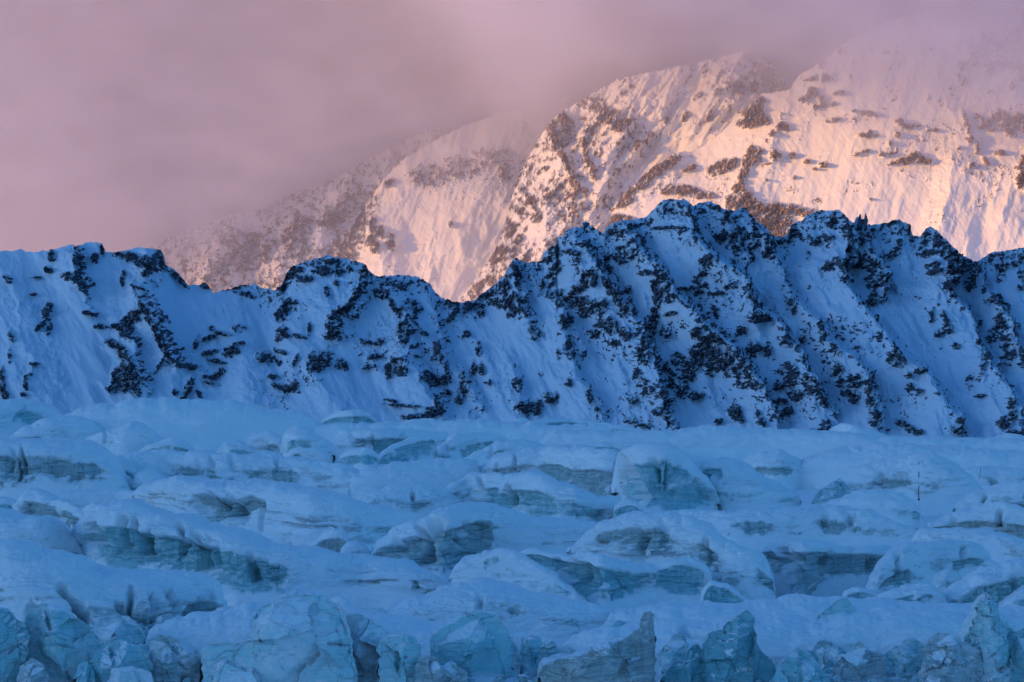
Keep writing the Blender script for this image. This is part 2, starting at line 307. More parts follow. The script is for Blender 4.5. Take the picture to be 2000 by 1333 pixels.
rocks = [(160,515,8,34,-8),(142,541,15,7,5),(166,552,8,22,-20),(105,500,7,10),(98,527,8,6),(95,605,7,13,25),(88,633,16,4,-45),(100,640,4,12,15),(178,611,13,4,5),(187,613,7,5),(197,637,11,5),(187,505,7,9),(203,486,5,11),
(252,501,24,8,12),(290,512,26,11,8),(316,508,12,18),(295,529,14,7,-35),(352,543,24,6,42),(242,543,5,13,10),(404,556,12,7),(275,562,15,3,20),(290,600,8,24,-20),(300,617,20,8,60),(265,620,20,11,-30),(250,638,16,14),(226,637,10,5),(255,652,13,9),(322,658,10,26,-22),(335,685,9,24,-25),(356,706,14,8,40),(372,712,16,7,15),(386,670,4,14,20),
(230,674,22,7,25),(246,690,12,12),(255,722,14,20),(268,735,9,34,-5),(232,733,9,22,25),(248,752,20,12),(224,760,12,8),(316,714,3,16,40),(370,758,6,24,30),(345,766,5,6),(392,770,4,12,-20),
(410,660,13,4,-20),(412,688,15,4,-10),(426,705,17,4,14),(432,725,14,5,-30),(414,736,17,4,5),(415,748,14,3,10),(457,684,17,10,-20),(440,651,16,4,10),(472,672,9,5),(418,642,6,5),(462,560,30,4,-10,.6),(480,575,20,6,10,.6),(470,640,14,8,0,.5),
(568,532,14,16,-20),(592,545,16,6),(586,526,12,5),(632,528,18,8),(662,530,10,8),(682,524,7,5),(643,509,11,7),(657,553,6,5),(712,548,7,20,10),(716,527,9,9),(700,575,6,18,35),(686,600,7,18,30),(664,611,18,9,-35),(648,638,9,18,15),(650,658,16,5),(665,640,4,14,15),(640,570,5,11),(548,558,12,10),
(560,600,18,10,-50),(574,590,9,4),(548,617,9,11),(556,650,14,8,20),(582,656,16,4,12),(546,661,8,5),(606,643,3,12),(520,697,15,10),(549,686,13,4,15),(545,706,5,6),(581,702,3,14,30),(622,706,16,18,30),(636,690,14,4),(645,701,5,11),(668,712,12,9,30),(608,722,5,5),(535,733,8,5),(560,757,22,6,15),(577,750,7,9),(770,597,5,15,-15),(786,608,8,10),(750,573,20,9,20),(775,560,22,10,10,.7),(790,645,14,16,40),(792,660,10,8),(812,615,4,12,-10),(820,640,3,18,-30),(832,651,8,3,30),(805,600,18,16,0,.62),(770,550,30,8,5,.6),(720,667,14,3,20),(742,667,11,4,-35),(732,696,16,5,-12),(721,716,12,4,-14),(772,710,22,8,-25),(786,722,11,11),(760,725,10,12,0,.7),(855,676,6,12),(857,697,11,6),(836,734,14,9,30),(868,741,12,8),(875,716,4,12),(848,740,12,12,0,.8),(870,767,10,7),(906,756,8,22,25),(896,778,9,8),(858,785,8,20,-10,.8),(850,802,16,8),(790,791,30,3,3),(765,782,12,3,10),(820,812,34,5,-4),(905,733,4,10),(936,680,6,12),(926,717,5,14),(941,720,5,10),(911,652,8,7),(880,590,16,9,20),(868,627,16,3,-8),(888,612,6,14,40),(915,597,10,16,10),(935,602,8,16,-20),(952,572,20,8,-40),(985,562,10,16),(988,592,14,12),(970,590,14,8),
(1008,530,8,16,-10),(1015,555,8,12),(1004,596,16,22,0,.85),(1026,606,14,12,0,.7),(1042,650,12,12,0,.6),(1078,500,9,20,20),(1085,520,8,12),(1115,495,18,5,14),(1122,513,9,7),(1145,483,18,5,12),(1165,518,6,12,25),(1182,527,9,9),(1204,500,20,6,-12),(1216,508,14,7,-20),(1236,495,10,6,-30),(1211,487,8,5),(1230,475,9,4,20),(1195,454,12,5),(1228,445,8,9),(1214,455,10,4),(1240,460,4,10),
(1132,560,8,24,25),(1150,545,12,14),(1120,580,12,18,10),(1100,590,14,12,0,.85),(1085,575,16,6,-20),(1142,600,16,16),(1105,627,12,14),(1186,560,8,16,-20),(1200,577,6,12),(1212,602,10,18,-10),(1170,600,14,14,0,.8),(1180,632,18,12),(1160,652,14,8),(1195,642,10,10),(1216,652,10,12),(1195,670,6,9),(1110,670,6,14),(1116,692,8,8),(1060,560,14,16,0,.55),(1075,545,10,14,0,.7),
(1282,545,12,20),(1276,570,10,24),(1300,582,8,9),(1292,560,8,14),(1252,535,12,5),(1225,566,6,7),(1230,608,9,3,10),(1272,622,8,24,10),(1268,645,9,20,25),(1255,667,12,10),(1250,690,10,18),(1302,613,11,4,-10),(1292,648,4,7),(1275,667,3,8),(1300,650,6,8),(1300,412,11,3,-8),(1282,448,12,4,-5),(1304,447,10,3),(1322,452,9,7),(1340,415,7,10),(1350,432,5,8),(1356,455,10,7,-20),(1350,466,5,7),(1405,462,10,12),(1425,472,10,16),(1435,492,6,9),(1395,410,8,8),(1412,422,5,9),(1425,515,6,7),(1440,530,7,9),(1370,510,8,12,20),(1365,532,7,7),(1356,546,7,7),(1322,565,12,4),(1345,563,12,4),(1360,571,9,5),(1366,555,7,6),(1395,573,8,4),(1416,558,13,2,-28),(1390,605,7,9),(1345,590,3,8),
(1462,440,6,20,-10),(1470,470,10,14),(1486,462,6,14),(1490,490,8,18,-10),(1502,475,7,9),(1449,570,5,13),(1460,592,6,12),(1466,620,12,10),(1486,620,10,10),(1356,625,9,5),(1366,642,7,7),(1366,672,8,16),(1390,660,12,12),(1356,690,14,16),(1386,690,12,16),(1440,647,9,9),(1425,690,20,9),(1466,680,12,12),(1490,682,8,12),(1400,706,18,14),
(1530,470,14,5),(1550,456,12,7),(1545,450,5,14),(1600,466,18,6,-10),(1590,472,12,8),(1622,438,12,10),(1640,445,8,20),(1646,470,6,16),(1620,516,16,9,-30),(1640,525,8,18,20),(1633,546,5,10),(1610,521,10,10),(1669,440,4,22),(1680,442,4,22),(1672,467,4,14),(1684,467,4,15),(1695,450,10,3,-15),(1676,510,10,12),(1696,520,8,16),(1710,545,12,12),(1695,547,9,13),(1720,500,7,5),(1730,500,15,5,-18),(1746,490,7,9),(1750,475,5,8),(1740,437,14,5),(1766,450,6,10),(1696,580,7,16),(1680,591,13,4),(1705,590,3,10),(1575,500,4,10,0,.6),
(1800,470,7,12),(1815,480,10,20),(1800,497,9,7),(1830,490,10,14),(1810,525,10,13),(1835,527,8,20),(1845,510,8,16),(1850,540,8,16),(1830,556,7,13),(1840,572,6,13),(1870,515,14,9),(1885,525,12,16),(1885,552,8,14),(1895,522,6,14),(1855,500,10,6),(1865,522,12,8),(1910,540,6,8),(1940,502,16,6,0,.7),(1950,522,14,8,0,.8),(1975,515,14,6,0,.75),(1950,542,9,9,0,.8),(1985,562,5,5),(1930,591,18,7,10),(1945,586,11,9),(1960,600,7,7),(1920,581,10,3),(1985,500,20,6,0,.6),(1990,540,8,14,0,.6),
(1533,591,6,12,25),(1542,606,4,8),(1592,636,7,12),(1595,656,7,8),(1612,677,7,9),(1560,662,9,7),(1525,662,12,12),(1700,621,7,6),(1700,656,4,9),(1660,676,7,4),(1730,681,7,13),(1735,702,5,13),(1746,692,4,14,-15),(1720,696,4,8),(1810,616,3,12),(1830,620,4,12,-20),(1905,630,6,5),(1835,642,7,9),(1825,650,5,7),(1890,662,7,9),(1905,692,5,12),(1935,621,6,12),(1940,642,10,13),(1930,662,8,16),(1950,667,12,10),(1960,692,10,16),(1976,692,5,16),(1852,676,5,6),
(1350,650,8,10),(1380,660,12,10),(1365,692,18,18),(1340,720,16,22),(1385,712,12,18),(1330,760,12,14),(1355,771,16,8),(1310,741,8,14),(1440,722,22,13),(1455,750,20,7),(1430,702,12,8),(1530,732,13,24),(1515,752,9,10),(1576,757,12,12),(1596,778,8,16,-30),(1560,742,12,9),(1546,767,12,12),(1515,782,14,6),(1530,802,12,12),(1430,802,12,12),(1440,816,8,8),(1400,821,7,6),(1480,822,7,10),(1470,806,5,7),(1625,722,9,13),(1635,746,11,7),(1655,742,12,12),(1681,747,7,16),(1660,772,8,12),(1645,766,7,7),(1686,782,9,9),(1700,816,10,12),(1696,801,7,9),(1605,826,9,9),(1598,838,14,5),(1760,826,12,7,30),(1775,836,9,5),(1786,842,12,5),(1860,822,8,11),(1866,842,8,8),(1850,836,10,7),(1950,782,7,11),(1945,822,10,14),(1956,806,7,9),(1981,842,8,9),(1960,842,9,8),(1776,761,12,4),(1765,756,5,9),(1781,721,11,7),(1760,731,5,5),(1900,771,9,4),(1895,711,6,24,0,.6),(1881,742,5,18,0,.6),(1911,692,7,13),(8,745,6,24),(14,770,7,13),(30,655,6,12,0,.6),(52,770,5,4),(62,735,10,4,-40),(58,752,5,8),(25,695,5,12,0,.6),(75,710,8,3),(20,545,10,6,30,.7),(70,542,10,2),(68,575,5,3),
(1110,745,6,8),(1075,772,14,8,0,.6),(1150,770,7,12),(1165,800,5,8),(1010,750,9,12),(1030,800,12,10),(1048,795,10,14),(1015,790,8,9),(1075,780,10,6),(1235,780,8,6),(1250,745,8,8),(1290,770,12,12),(1280,800,10,8),(1260,760,10,8),(1230,820,12,6,0,.7),(1255,830,14,5,0,.7),(1240,730,8,10),(1300,720,8,12),(1320,700,10,12),(1090,690,4,10),(955,745,5,4),(1055,730,5,4,0,.7)]
rocks = [(a[0], a[1], a[2]*.92, a[3]*.92) + tuple(a[4:]) for a in rocks]
def amb_ridge(X, Y, yc, yb):
    top = sstep(75, 5, Y-yc)*sstep(380, 560, X)*.34
    band = sstep(1040, 1180, X)*sstep(2000, 1600, X)*.20 + sstep(420, 560, X)*sstep(1000, 860, X)*.22
    nz = fbm(X/120, Y/90, 5, 3, 71)
    return np.clip(np.maximum(top, band*sstep(-.1, .35, nz)), 0, 1) 
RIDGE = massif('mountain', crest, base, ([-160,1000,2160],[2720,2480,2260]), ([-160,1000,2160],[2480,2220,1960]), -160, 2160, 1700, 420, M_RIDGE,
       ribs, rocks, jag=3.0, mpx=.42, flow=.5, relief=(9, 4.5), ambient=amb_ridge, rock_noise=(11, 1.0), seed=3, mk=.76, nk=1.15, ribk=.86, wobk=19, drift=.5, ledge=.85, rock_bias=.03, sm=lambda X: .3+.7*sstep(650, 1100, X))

# -- the sunlit peaks behind
def amb_C(X, Y, yc, yb):
    a = .40*sstep(1420, 1100, X)*sstep(1.0, .2, (X-(1350-(Y-200)*.95))/90)
    b = .30*sstep(1050, 1500, X)*sstep(330, 200, Y)
    return np.maximum(a, b)*np.clip(.75+.6*fbm(X/60, Y/60, 2, 3, 83), 0, 1)
ribsC = [([(1110,215),(1075,250),(1082,290),(1105,330),(1128,372),(1145,405)], 26, 60, 30, .2),
 ([(1135,250),(1140,300),(1150,340),(1160,370)], 16, 30, 26, .35), ([(1015,375),(1030,400),(1045,415)], 12, 30, 16, .8),
 ([(1300,150),(1240,230),(1180,330),(1120,430),(1040,520),(960,600)], 28, 120, 60, 0), ([(1430,130),(1400,200),(1370,240)], 16, 60, 40, .3)]
rocksC = [(1080,270,7,30,-10),(1098,315,6,30,-25),(1118,352,5,26,-28),(1142,300,5,26,-5),(1153,330,4,20,-15),(1036,398,4,20,-30),(1000,450,12,6,-60),(985,490,8,10,-60),(970,500,16,10,-50),(960,545,8,14,20),(935,560,14,6,-35),(925,575,10,7),(1010,470,9,5,-60),(1060,335,10,5,-30,.8),(1075,385,14,5,-10,.8),(1045,425,12,6,-60,.8),(1020,420,8,10,0,.8),(1130,375,10,5),(1115,385,9,6),(1180,235,20,14,0,.7),(1165,215,18,10,0,.7),(1205,250,16,12,0,.65),(1100,240,10,14,-20,.9),(1240,285,4,10,20),(1260,275,4,8,20),(1225,240,10,6,0,.7),(1335,230,4,9,20),(1300,240,4,8,20,.8),(1360,190,10,4,-45,.9),(1395,185,9,4,-50,.9),(1380,230,4,10,15),(1490,150,22,14,0,.75),(1510,165,16,8),(1440,175,12,12,0,.8),(1415,170,5,14,10,.8),(1470,170,10,10,0,.8)]
crestC = [(860,640),(892,600),(905,578),(925,552),(948,520),(965,495),(985,445),(996,405),(1005,370),(1018,335),(1036,305),(1052,275),(1068,252),(1085,232),(1110,214),(1150,190),(1200,162),(1300,140),(1400,116),(1450,105),(1500,120),(1520,150),(1540,182),(1570,240),(1600,300)]
massif('mountain', crestC, [(860,660),(1600,660)], ([860,1600],[5750,5600]), ([860,1600],[5350,5150]), 860, 1600, 760, 560, M_PEAK, ribsC, rocksC,
       jag=4, mpx=1.0, flow=-.75, relief=(30, 14), ambient=amb_C, rock_noise=(12.5, 1.0), seed=11, mk=.82, nk=.9, back=260, ledge=.5, rock_bias=-.05, rough=1.1, drift=.9)
def amb_D(X, Y, yc, yb):
    return .2*sstep(480, 400, Y)*sstep(-.05, .3, fbm(X/90, Y/60, 2, 3, 93))
rocksD = [(1260,350,40,9,-38),(1230,372,30,8,-35),(1305,320,22,8,-38),(1215,395,18,8,-30),(1345,330,12,5,-20),(1300,375,12,5),(1190,440,22,8,-30),(1210,430,20,8,0,.8),(1180,460,12,8,-50),(1340,375,30,9,15,.85),(1370,380,22,6,10,.85),(1400,330,8,12,30),(1415,325,14,10,0),(1390,335,10,8),(1430,320,10,8),
(1470,215,20,12,-45),(1485,235,12,10),(1465,240,24,8,-10),(1470,296,12,8),(1455,320,10,12,0,1),(1465,312,14,6),(1450,335,8,6),(1445,345,6,16,10),(1440,370,10,14,10),(1450,390,18,14),(1470,410,30,14,25),(1500,420,25,14,20),(1520,440,18,22),(1490,440,30,12,30),(1540,410,36,9,10,.9),(1440,400,20,10,-20),(1510,455,20,16),(1570,420,30,5,5,.8),(1425,395,10,10),
(1585,182,10,7,15),(1570,197,10,6,-10),(1600,194,6,5),(1605,203,5,6),(1590,212,6,4),(1605,155,6,7,-40),(1585,155,5,4,-40),(1600,128,9,3,-50),(1635,100,4,6),(1636,184,8,4),(1622,205,5,4),(1665,220,5,3),(1690,223,12,4,10),(1705,226,4,4),(1625,237,12,4,-10),(1690,266,16,4,-5),(1695,262,6,5),(1753,240,6,5),(1765,248,14,4,10),(1780,248,12,4),(1750,265,5,4,30),(1735,282,4,4,30),(1812,254,5,3),(1825,256,6,3),(1680,300,14,3,-15),(1690,297,4,4),(1720,303,7,4,30),(1735,300,6,3),(1775,313,26,6,-5),(1785,308,12,8),(1745,320,10,4,-10),(1805,316,10,5),(1670,302,4,3),(1520,307,3,4),(1508,306,8,8),(1545,305,5,4),(1575,316,5,4),(1605,323,7,4),(1590,331,4,2),(1520,245,7,3,-20),(1522,230,2,5),(1525,250,10,6),(1550,347,3,3),(1494,353,3,2),(1504,265,3,4),(1697,390,3,2),
(1985,95,22,30,-20),(1965,110,20,24),(1990,125,14,22,-20),(1950,100,12,16),(2010,90,30,40),(1910,100,16,14,0,.9),(1925,85,10,14,0,.9),(1900,120,7,10,-30,.9),(1930,135,8,11,20,.9),(1875,130,8,8,0,.7),(1872,155,6,8,0,.6),(1880,160,5,6,0,.7),(1975,165,4,10,0,.6),(1930,180,8,3,0,.6),
(1880,235,4,16,-15),(1888,260,4,8,-15),(1905,230,5,5),(1920,238,14,5,10),(1935,225,3,8),(1930,248,10,5,40),(1950,225,14,8,10),(1965,240,12,14),(1975,250,14,12),(1985,235,12,12),(1970,262,6,6),(2005,245,14,16),(1915,250,8,4),(1890,275,6,5),(1868,290,3,3),(1905,292,3,10),(1920,315,3,9,-35),(1890,325,3,5),(1950,300,8,5,0,.6),(1990,335,8,20),(1985,350,6,14),(1998,320,8,20),(2005,350,12,20),(2000,290,8,8)]
ribsD = [([(1325,300),(1280,340),(1230,375),(1190,440),(1165,500)], 26, 70, 40, .3), ([(1541,177),(1520,240),(1500,300),(1462,330),(1440,380),(1400,470)], 22, 140, 60, .1),
 ([(1860,290),(1850,340),(1840,400),(1820,480),(1815,560)], 30, 34, 110, 0), ([(1600,125),(1650,200),(1690,260),(1700,330)], 14, 150, 130, 0), ([(1985,300),(1960,380),(1945,450)], 16, 60, 50, .1), ([(1840,200),(1880,260),(1900,310),(1930,350)], 12, 60, 50, .1)]
crestD = [(1120,640),(1150,520),(1175,455),(1192,425),(1210,388),(1240,360),(1265,335),(1300,310),(1325,298),(1350,297),(1380,285),(1410,258),(1440,228),(1462,205),(1485,186),(1505,183),(1541,177),(1552,158),(1562,146),(1580,138),(1592,128),(1620,112),(1632,95),(1660,78),(1690,62),(1740,40),(1800,26),(1850,14),(1920,0),(2000,-25),(2060,-40),(2200,-80)]
massif('mountain', crestD, [(1120,660),(2200,660)], ([1120,2200],[5440,5380]), ([1120,2200],[5020,4880]), 1120, 2200, 860, 560, M_PEAK, ribsD, rocksD,
       jag=2.5, mpx=.95, flow=-.35, relief=(7, 3.5), ambient=amb_D, rock_noise=(13, 1.0), seed=23, mk=.84, ribk=.5, back=260, rock_bias=-.04, drift=.9)
def amb_B(X, Y, yc, yb):
    a = .6*sstep(95, 15, (X-640)-(500-Y)*.42)*sstep(620, 640, X)*sstep(330, 420, Y)
    b = .24*sstep(470, 330, Y)*sstep(760, 850, X)*sstep(60, 110, Y-yc+40*fbm(X/50, Y/50, 1, 3, 5))*sstep(160, 60, Y-(330+.05*(X-800)))
    c = .15*sstep(430, 520, Y)*sstep(60, 10, np.abs(X-840-30*fbm(X/40, Y/40, 2, 2, 8)))
    return np.maximum(np.maximum(a, b), c)
rocksB = [(700,440,10,6,-20),(725,470,12,6,-40),(735,485,8,10),(690,465,14,5,-20),(660,480,8,5),(730,440,6,14,10),(745,455,6,10),(675,500,20,5,-10),(840,345,40,24,0,.38),(900,330,40,24,0,.40),(960,310,40,20,0,.40),(985,340,10,16,0,.7),(760,360,10,5,-40),(880,440,4,5),(765,475,8,14,0,.7)]
ribsB = [([(765,335),(740,390),(735,440),(745,500),(750,560)], 26, 70, 60, .1), ([(1000,235),(960,330),(900,440),(880,560)], 20, 120, 120, 0), ([(850,440),(840,500),(838,560)], 14, 30, 40, .1)]
crestB = [(560,640),(600,585),(632,512),(645,485),(660,468),(690,445),(702,425),(716,402),(735,375),(752,352),(766,335),(785,315),(815,295),(860,270),(900,250),(960,230),(1060,200),(1150,180),(1200,170)]
massif('mountain', crestB, [(560,660),(1200,660)], ([560,1200],[6150,6250]), ([560,1200],[5800,5850]), 560, 1200, 620, 460, M_PEAK, ribsB, rocksB,
       jag=4, mpx=1.1, flow=-.4, relief=(12, 6), ambient=amb_B, rock_noise=(10, 1.0), seed=31, mk=.62, nk=.85, ribk=.7, back=260, ledge=.5, rough=1.1, drift=.9)
def amb_A(X, Y, yc, yb): return .46*np.clip(.8+.7*fbm(X/50, Y/60, 4, 3, 77), 0, 1)*sstep(380, 460, X) + .35*sstep(460, 380, X)
rocksA = [(480,500,40,26,-20,.62),(455,470,24,14,0,.6),(500,465,20,10,0,.62),(520,490,10,22,0,.6),(580,450,10,20,10),(590,430,8,16,-20),(640,435,24,12,0,.7),(660,420,18,14,0),(560,470,6,20,0,.8),(700,380,22,18,0,.5),(440,520,20,18,0,.5)]
ribsA = [([(480,425),(440,470),(410,520),(400,570)], 26, 50, 70, 0), ([(600,400),(580,460),(555,520),(545,580)], 24, 40, 60, .2), ([(690,345),(650,410),(625,480),(610,560)], 24, 60, 60, .2), ([(500,440),(520,500),(535,560)], 12, 40, 40, .1)]
crestA = [(150,660),(210,560),(260,505),(330,465),(400,440),(440,425),(480,415),(520,408),(560,385),(600,372),(640,360),(700,325),(760,290),(820,260),(860,250)]
massif('mountain', crestA, [(150,660),(860,660)], ([150,860],[6450,6300]), ([150,860],[6100,5950]), 150, 860, 560, 300, M_PEAK, ribsA, rocksA,
       jag=5, mpx=1.25, flow=-.3, relief=(14, 8), ambient=amb_A, rock_noise=(11, 1.0), seed=41, mk=.62, nk=.9, back=260, ledge=.5, rough=1.1)
# ---------------------------------------------------------------- glacier surface
M_SNOWICE = mat_ice('wind_packed_snow_on_grey_ice', (.50, .66, .68, 1), (.60, .70, .69, 1), (.25, .35, .38, 1), .5)
M_BLUEICE = mat_ice('clear_blue_glacier_ice', (.42, .70, .74, 1), (.58, .80, .80, 1), (.23, .44, .49, 1), .3, .7, .5)
M_TEALICE = mat_ice('dense_teal_ice', (.26, .55, .60, 1), (.42, .69, .71, 1), (.20, .44, .49, 1), .16, .2, .12)
M_DIRTICE = mat_ice('silty_grey_ice', (.52, .57, .55, 1), (.62, .66, .63, 1), (.32, .36, .36, 1), .5, .7, .4)
M_GLASSICE = mat_ice('wet_turquoise_ice', (.32, .66, .71, 1), (.52, .79, .80, 1), (.28, .56, .61, 1), .16, .25, .15)
M_CYANICE = mat_ice('bright_cyan_ice', (.46, .80, .84, 1), (.62, .88, .89, 1), (.40, .70, .74, 1), .2, .2, .15)
MATS = {'c': M_CYANICE, 'g': M_GLASSICE, 's': M_SNOWICE, 'b': M_BLUEICE, 't': M_TEALICE, 'd': M_DIRTICE}

def smooth1(a, k):
    if k < 1: return a
    r = int(3*k); w = np.exp(-.5*(np.arange(-r, r+1)/k)**2); w /= w.sum()
    ap = np.concatenate([np.full(r, a[0]), a, np.full(r, a[-1])])
    return np.convolve(ap, w, 'valid')

SERACS = []
def serac(label, pts, ice=(.0, .6), amt=1.0, mat='s', kind='hump', cat=None, back=None, setb=None, rough=1.0, icex=None,
          base=None, seed=None, cap=True, name=None, group=None, box=None, cut=None, lip=0.0, dist=None):
    """pts: outline of the crest (x, y) on the photograph; base: the line where its front meets the snow.
    The hump gets its distance from where its foot stands on the glacier, a real depth and a back side."""
    k = len(SERACS); seed = seed if seed is not None else 300+7*k
    px = np.array([p[0] for p in pts], float); pc = np.array([p[1] for p in pts], float)
    if np.ndim(base) == 0: base = [(px[0], base), (px[-1], base)]
    bx = np.array([p[0] for p in base], float); bb = np.array([p[1] for p in base], float)
    block = kind == 'block'
    n = int(np.clip((px[-1]-px[0])/(1.5 if block else 2.1), 26, 330))
    xs = np.linspace(px[0], px[-1], n)
    yc = np.interp(xs, px, pc); yb = np.interp(xs, bx, bb)
    stepx = (px[-1]-px[0])/n
    sm = (1.2 if block else min(9, .035*(px[-1]-px[0])+2.5))/stepx
    yc = smooth1(yc, sm); yb = smooth1(yb, sm*1.2)
    if not block:
        ee = np.clip((1-np.abs(np.linspace(-1, 1, n)))/.07, 0, 1)**.6
        if px[0] > -5: ee[n//2:] = ee[n//2:] if px[-1] < 2005 else 1
        else: ee[:n//2] = 1
        yc = np.maximum(yb, yc+.5) - np.maximum(yb-yc, .5)*ee
        if amt == 0: yc = yc + 6.0*fbm(xs/80., seed*.7, 0, 4, seed+93, .6)*ee
    if not block: yc = yc + np.minimum(2.6, .05*np.maximum(yb-yc, 0))*fbm(xs/34., seed*.31, 0, 3, seed+90, .6)
    yb = np.maximum(yb, yc+.5)
    mb = float(np.average(bb)) if dist is None else CY + F*H/dist
    d0 = gdist(mb); dl = gdist(np.maximum(yb, CY+40))
    db = d0 + .28*np.clip(dl-d0, -.25*d0, .25*d0)
    pxm = d0/F                                   # metres in a photo pixel there
    hgt = (yb-yc)*pxm
    hm = hgt.max()
    # depth of the front
    sb = (setb if setb is not None else (.55 if block else 1.0))
    if block: front = sb*hm*np.ones(n)
    else: front = sb*(.35*hgt+.65*hm)
    s = np.linspace(-1, 1, n)
    bx_ = box if box is not None else (5 if block else 3)
    plan = np.clip(1-np.abs(s)**bx_, 0, 1)**(1/2.0)
    plan = np.maximum(plan, .02)
    bk = (back if back is not None else (.8*hm if block else max(2.2*hm, 26)))
    dc = db + front
    zc = H + (CY-yc)/F*dc
    zb = H + (CY-yb)/F*db
    nf = int(np.clip(hm/pxm/1.5, 22, 110)); nb = 26 if not block else 22
    th = np.linspace(0, math.pi/2, nf)
    e1, e2 = (.55, .62) if block else ((.60, .62) if (amt > 0 and ice[1] > .5 and setb is not None and setb < .95) else (.85, .80))
    fr = []
    dmid = dc + (bk-front)*.25*(1-plan) if block else dc
    for a in th:
        cs = math.cos(a)**e1 if a < math.pi/2-1e-6 else 0.0; sn = math.sin(a)**e2
        d = dmid - (dmid-db)*cs*plan if block else dc - front*cs*np.maximum(plan, .3)
        z = zb + (zc-zb)*sn
        fr.append((d, z, sn))
    bkr = []
    zlow = -9.0
    for a in np.linspace(math.pi/2, 0, nb)[1:]:
        cs = math.cos(a)**(.55 if block else .9); sn = math.sin(a)**(.62 if block else .9)
        bkr.append(((dmid if block else dc) + bk*cs*np.maximum(plan, .02 if block else .3), zlow + (zc-zlow)*sn, sn))
    ap = []
    for q in (1.0, .62, .32, .13):               # snow apron in front of the foot
        d = (fr[0][0]) - (2.5 if block else 6.5)*q*np.maximum(plan, .3); z = zb - q*(9 if block else 11)*(.6+.4*q)
        ap.append((d, z, -q))
    rows = ap + fr + bkr
    D = np.array([r[0] for r in rows]); Z = np.array([r[1] for r in rows])
    rs = np.array([r[2] for r in rows])          # 0..1 height fraction
    front_row = np.array([0]*len(ap)+[1]*len(fr)+[0]*len(bkr))
    X = (xs-CX)/F*np.ones_like(D)
    X = X*np.where(np.arange(len(rows))[:,None] >= len(ap)+nf, dc[None], np.minimum(D, dc[None]))
    P = np.stack([X, D, Z], -1).astype(f4)
    # closed ends for blocks
    N = grid_normals(P)
    flip = N[len(ap)+3:len(ap)+nf-3, :, 1].mean() > 0
    if flip: N = -N
    x, y, z = P[...,0], P[...,1], P[...,2]
    L = max(hm, 4)
    RSf = rs[:,None]*np.ones((1, n))
    fm = front_row[:,None]*np.ones((1, n))
    # bare ice field
    U = np.broadcast_to(xs, RSf.shape)
    nz1 = fbm(x/(L*.9), y/(L*.9), z/(L*.6), 4, seed+1, .55)
    nz2 = fbm(x/6, y/6, z/3.2, 4, seed+2, .6)
    lo, hi = ice
    iw = amt*np.ones(n)
    if icex is not None:
        iw = np.zeros(n)
        for a0, a1, v in icex:
            wd = min(60, .38*(a1-a0)+3)
            iw = np.maximum(iw, v*sstep(a0-wd*.35, a0+wd*.65, xs)*sstep(a1+wd*.35, a1-wd*.65, xs))
    iw2 = np.clip(iw[None]*(1+.9*nz1) + .25*nz2*(iw[None] > .02), 0, 1.3)
    tap = .25 + .75*np.sqrt(np.clip(iw2, 0, 1)); mid = lo + (hi-lo)*.45
    hi = mid + (hi-mid)*tap; lo = mid - (mid-lo)*(.4+.6*tap)
    win = sstep(lo-.12, lo+.14, RSf+.20*nz1)*sstep(hi+.035, hi-.03, RSf+.10*nz1+.05*nz2)
    endf = sstep(0, .10, 1-np.abs(s)) if not block else np.ones(n)
    ICE = win*fm*iw2*endf*1.25 + .35*nz1*win*fm*np.sign(iw) - .08
    if not block and amt > 0 and np.abs(iw).max() > 0:   # thin wind scoured bands on the rest of the front
        bands = fbm(x/26, y/40, (z+1.2*nz1)/1.5, 4, seed+77, .65)
        faint = sstep(-.05, .42, bands*.7+.55*nz1+.05)*.48*sstep(.0, .15, RSf+.1*nz1)*sstep(.88, .5, RSf+.15*nz2)*fm*endf
        ICE = np.maximum(ICE, faint)
        ICE = ICE - .35*sstep(.05, .45, nz2)*sstep(.5, .0, (RSf-lo)/np.maximum(hi-lo, .05))   # drifted snow along the foot
    core = sstep(.2, .8, ICE); hi0 = ice[1]
    # the cliff is cut back under its snow lid
    off = np.zeros_like(x)
    off -= core*(.15+lip)*L*.9*np.clip(hi+.12-RSf, 0, 1)**.5*sstep(lo-.05, lo+.25, RSf+.05)*(0 if block else 1)
    # relief
    snowm = 1-core
    off += snowm*(.30*fbm(x/2.6, y/4, z/1.5, 3, seed+65, .6) + .085*L*fbm(x/(L*1.0), y/(L*1.3), z/(L*.6), 3, seed+5)*rough + .035*L*ridged(x/(L*1.4)+z/L, y/(L*2), z/(L*.7), 2, seed+61) + .30*fbm(x/7, y/9, z/4, 4, seed+6, .6))
    zz = z + 1.6*fbm(x/22, y/30, z/14, 3, seed+7)
    strat = fbm(zz*.55, x*.012, seed*.37, 4, seed+8, .7)
    flute = fbm(x*.33+.05*z, y*.15, z*.035, 4, seed+9, .6)
    off += core*rough*((.45 if not block else .22)*strat*min(1, L/10) + (.55 if not block else .35)*flute*min(1, L/10) + .3*nz2)
    led = (z + .8*fbm(x/17, y/25, z/9, 3, seed+81))/2.9; led = led-np.floor(led)
    near_ice = sstep(-.25, .25, ICE)
    off += near_ice*rough*(.34 if not block else 0)*min(1, L/9)*(np.clip(led*1.6, 0, 1)-np.clip((led-.82)*5, 0, 1)-.4)
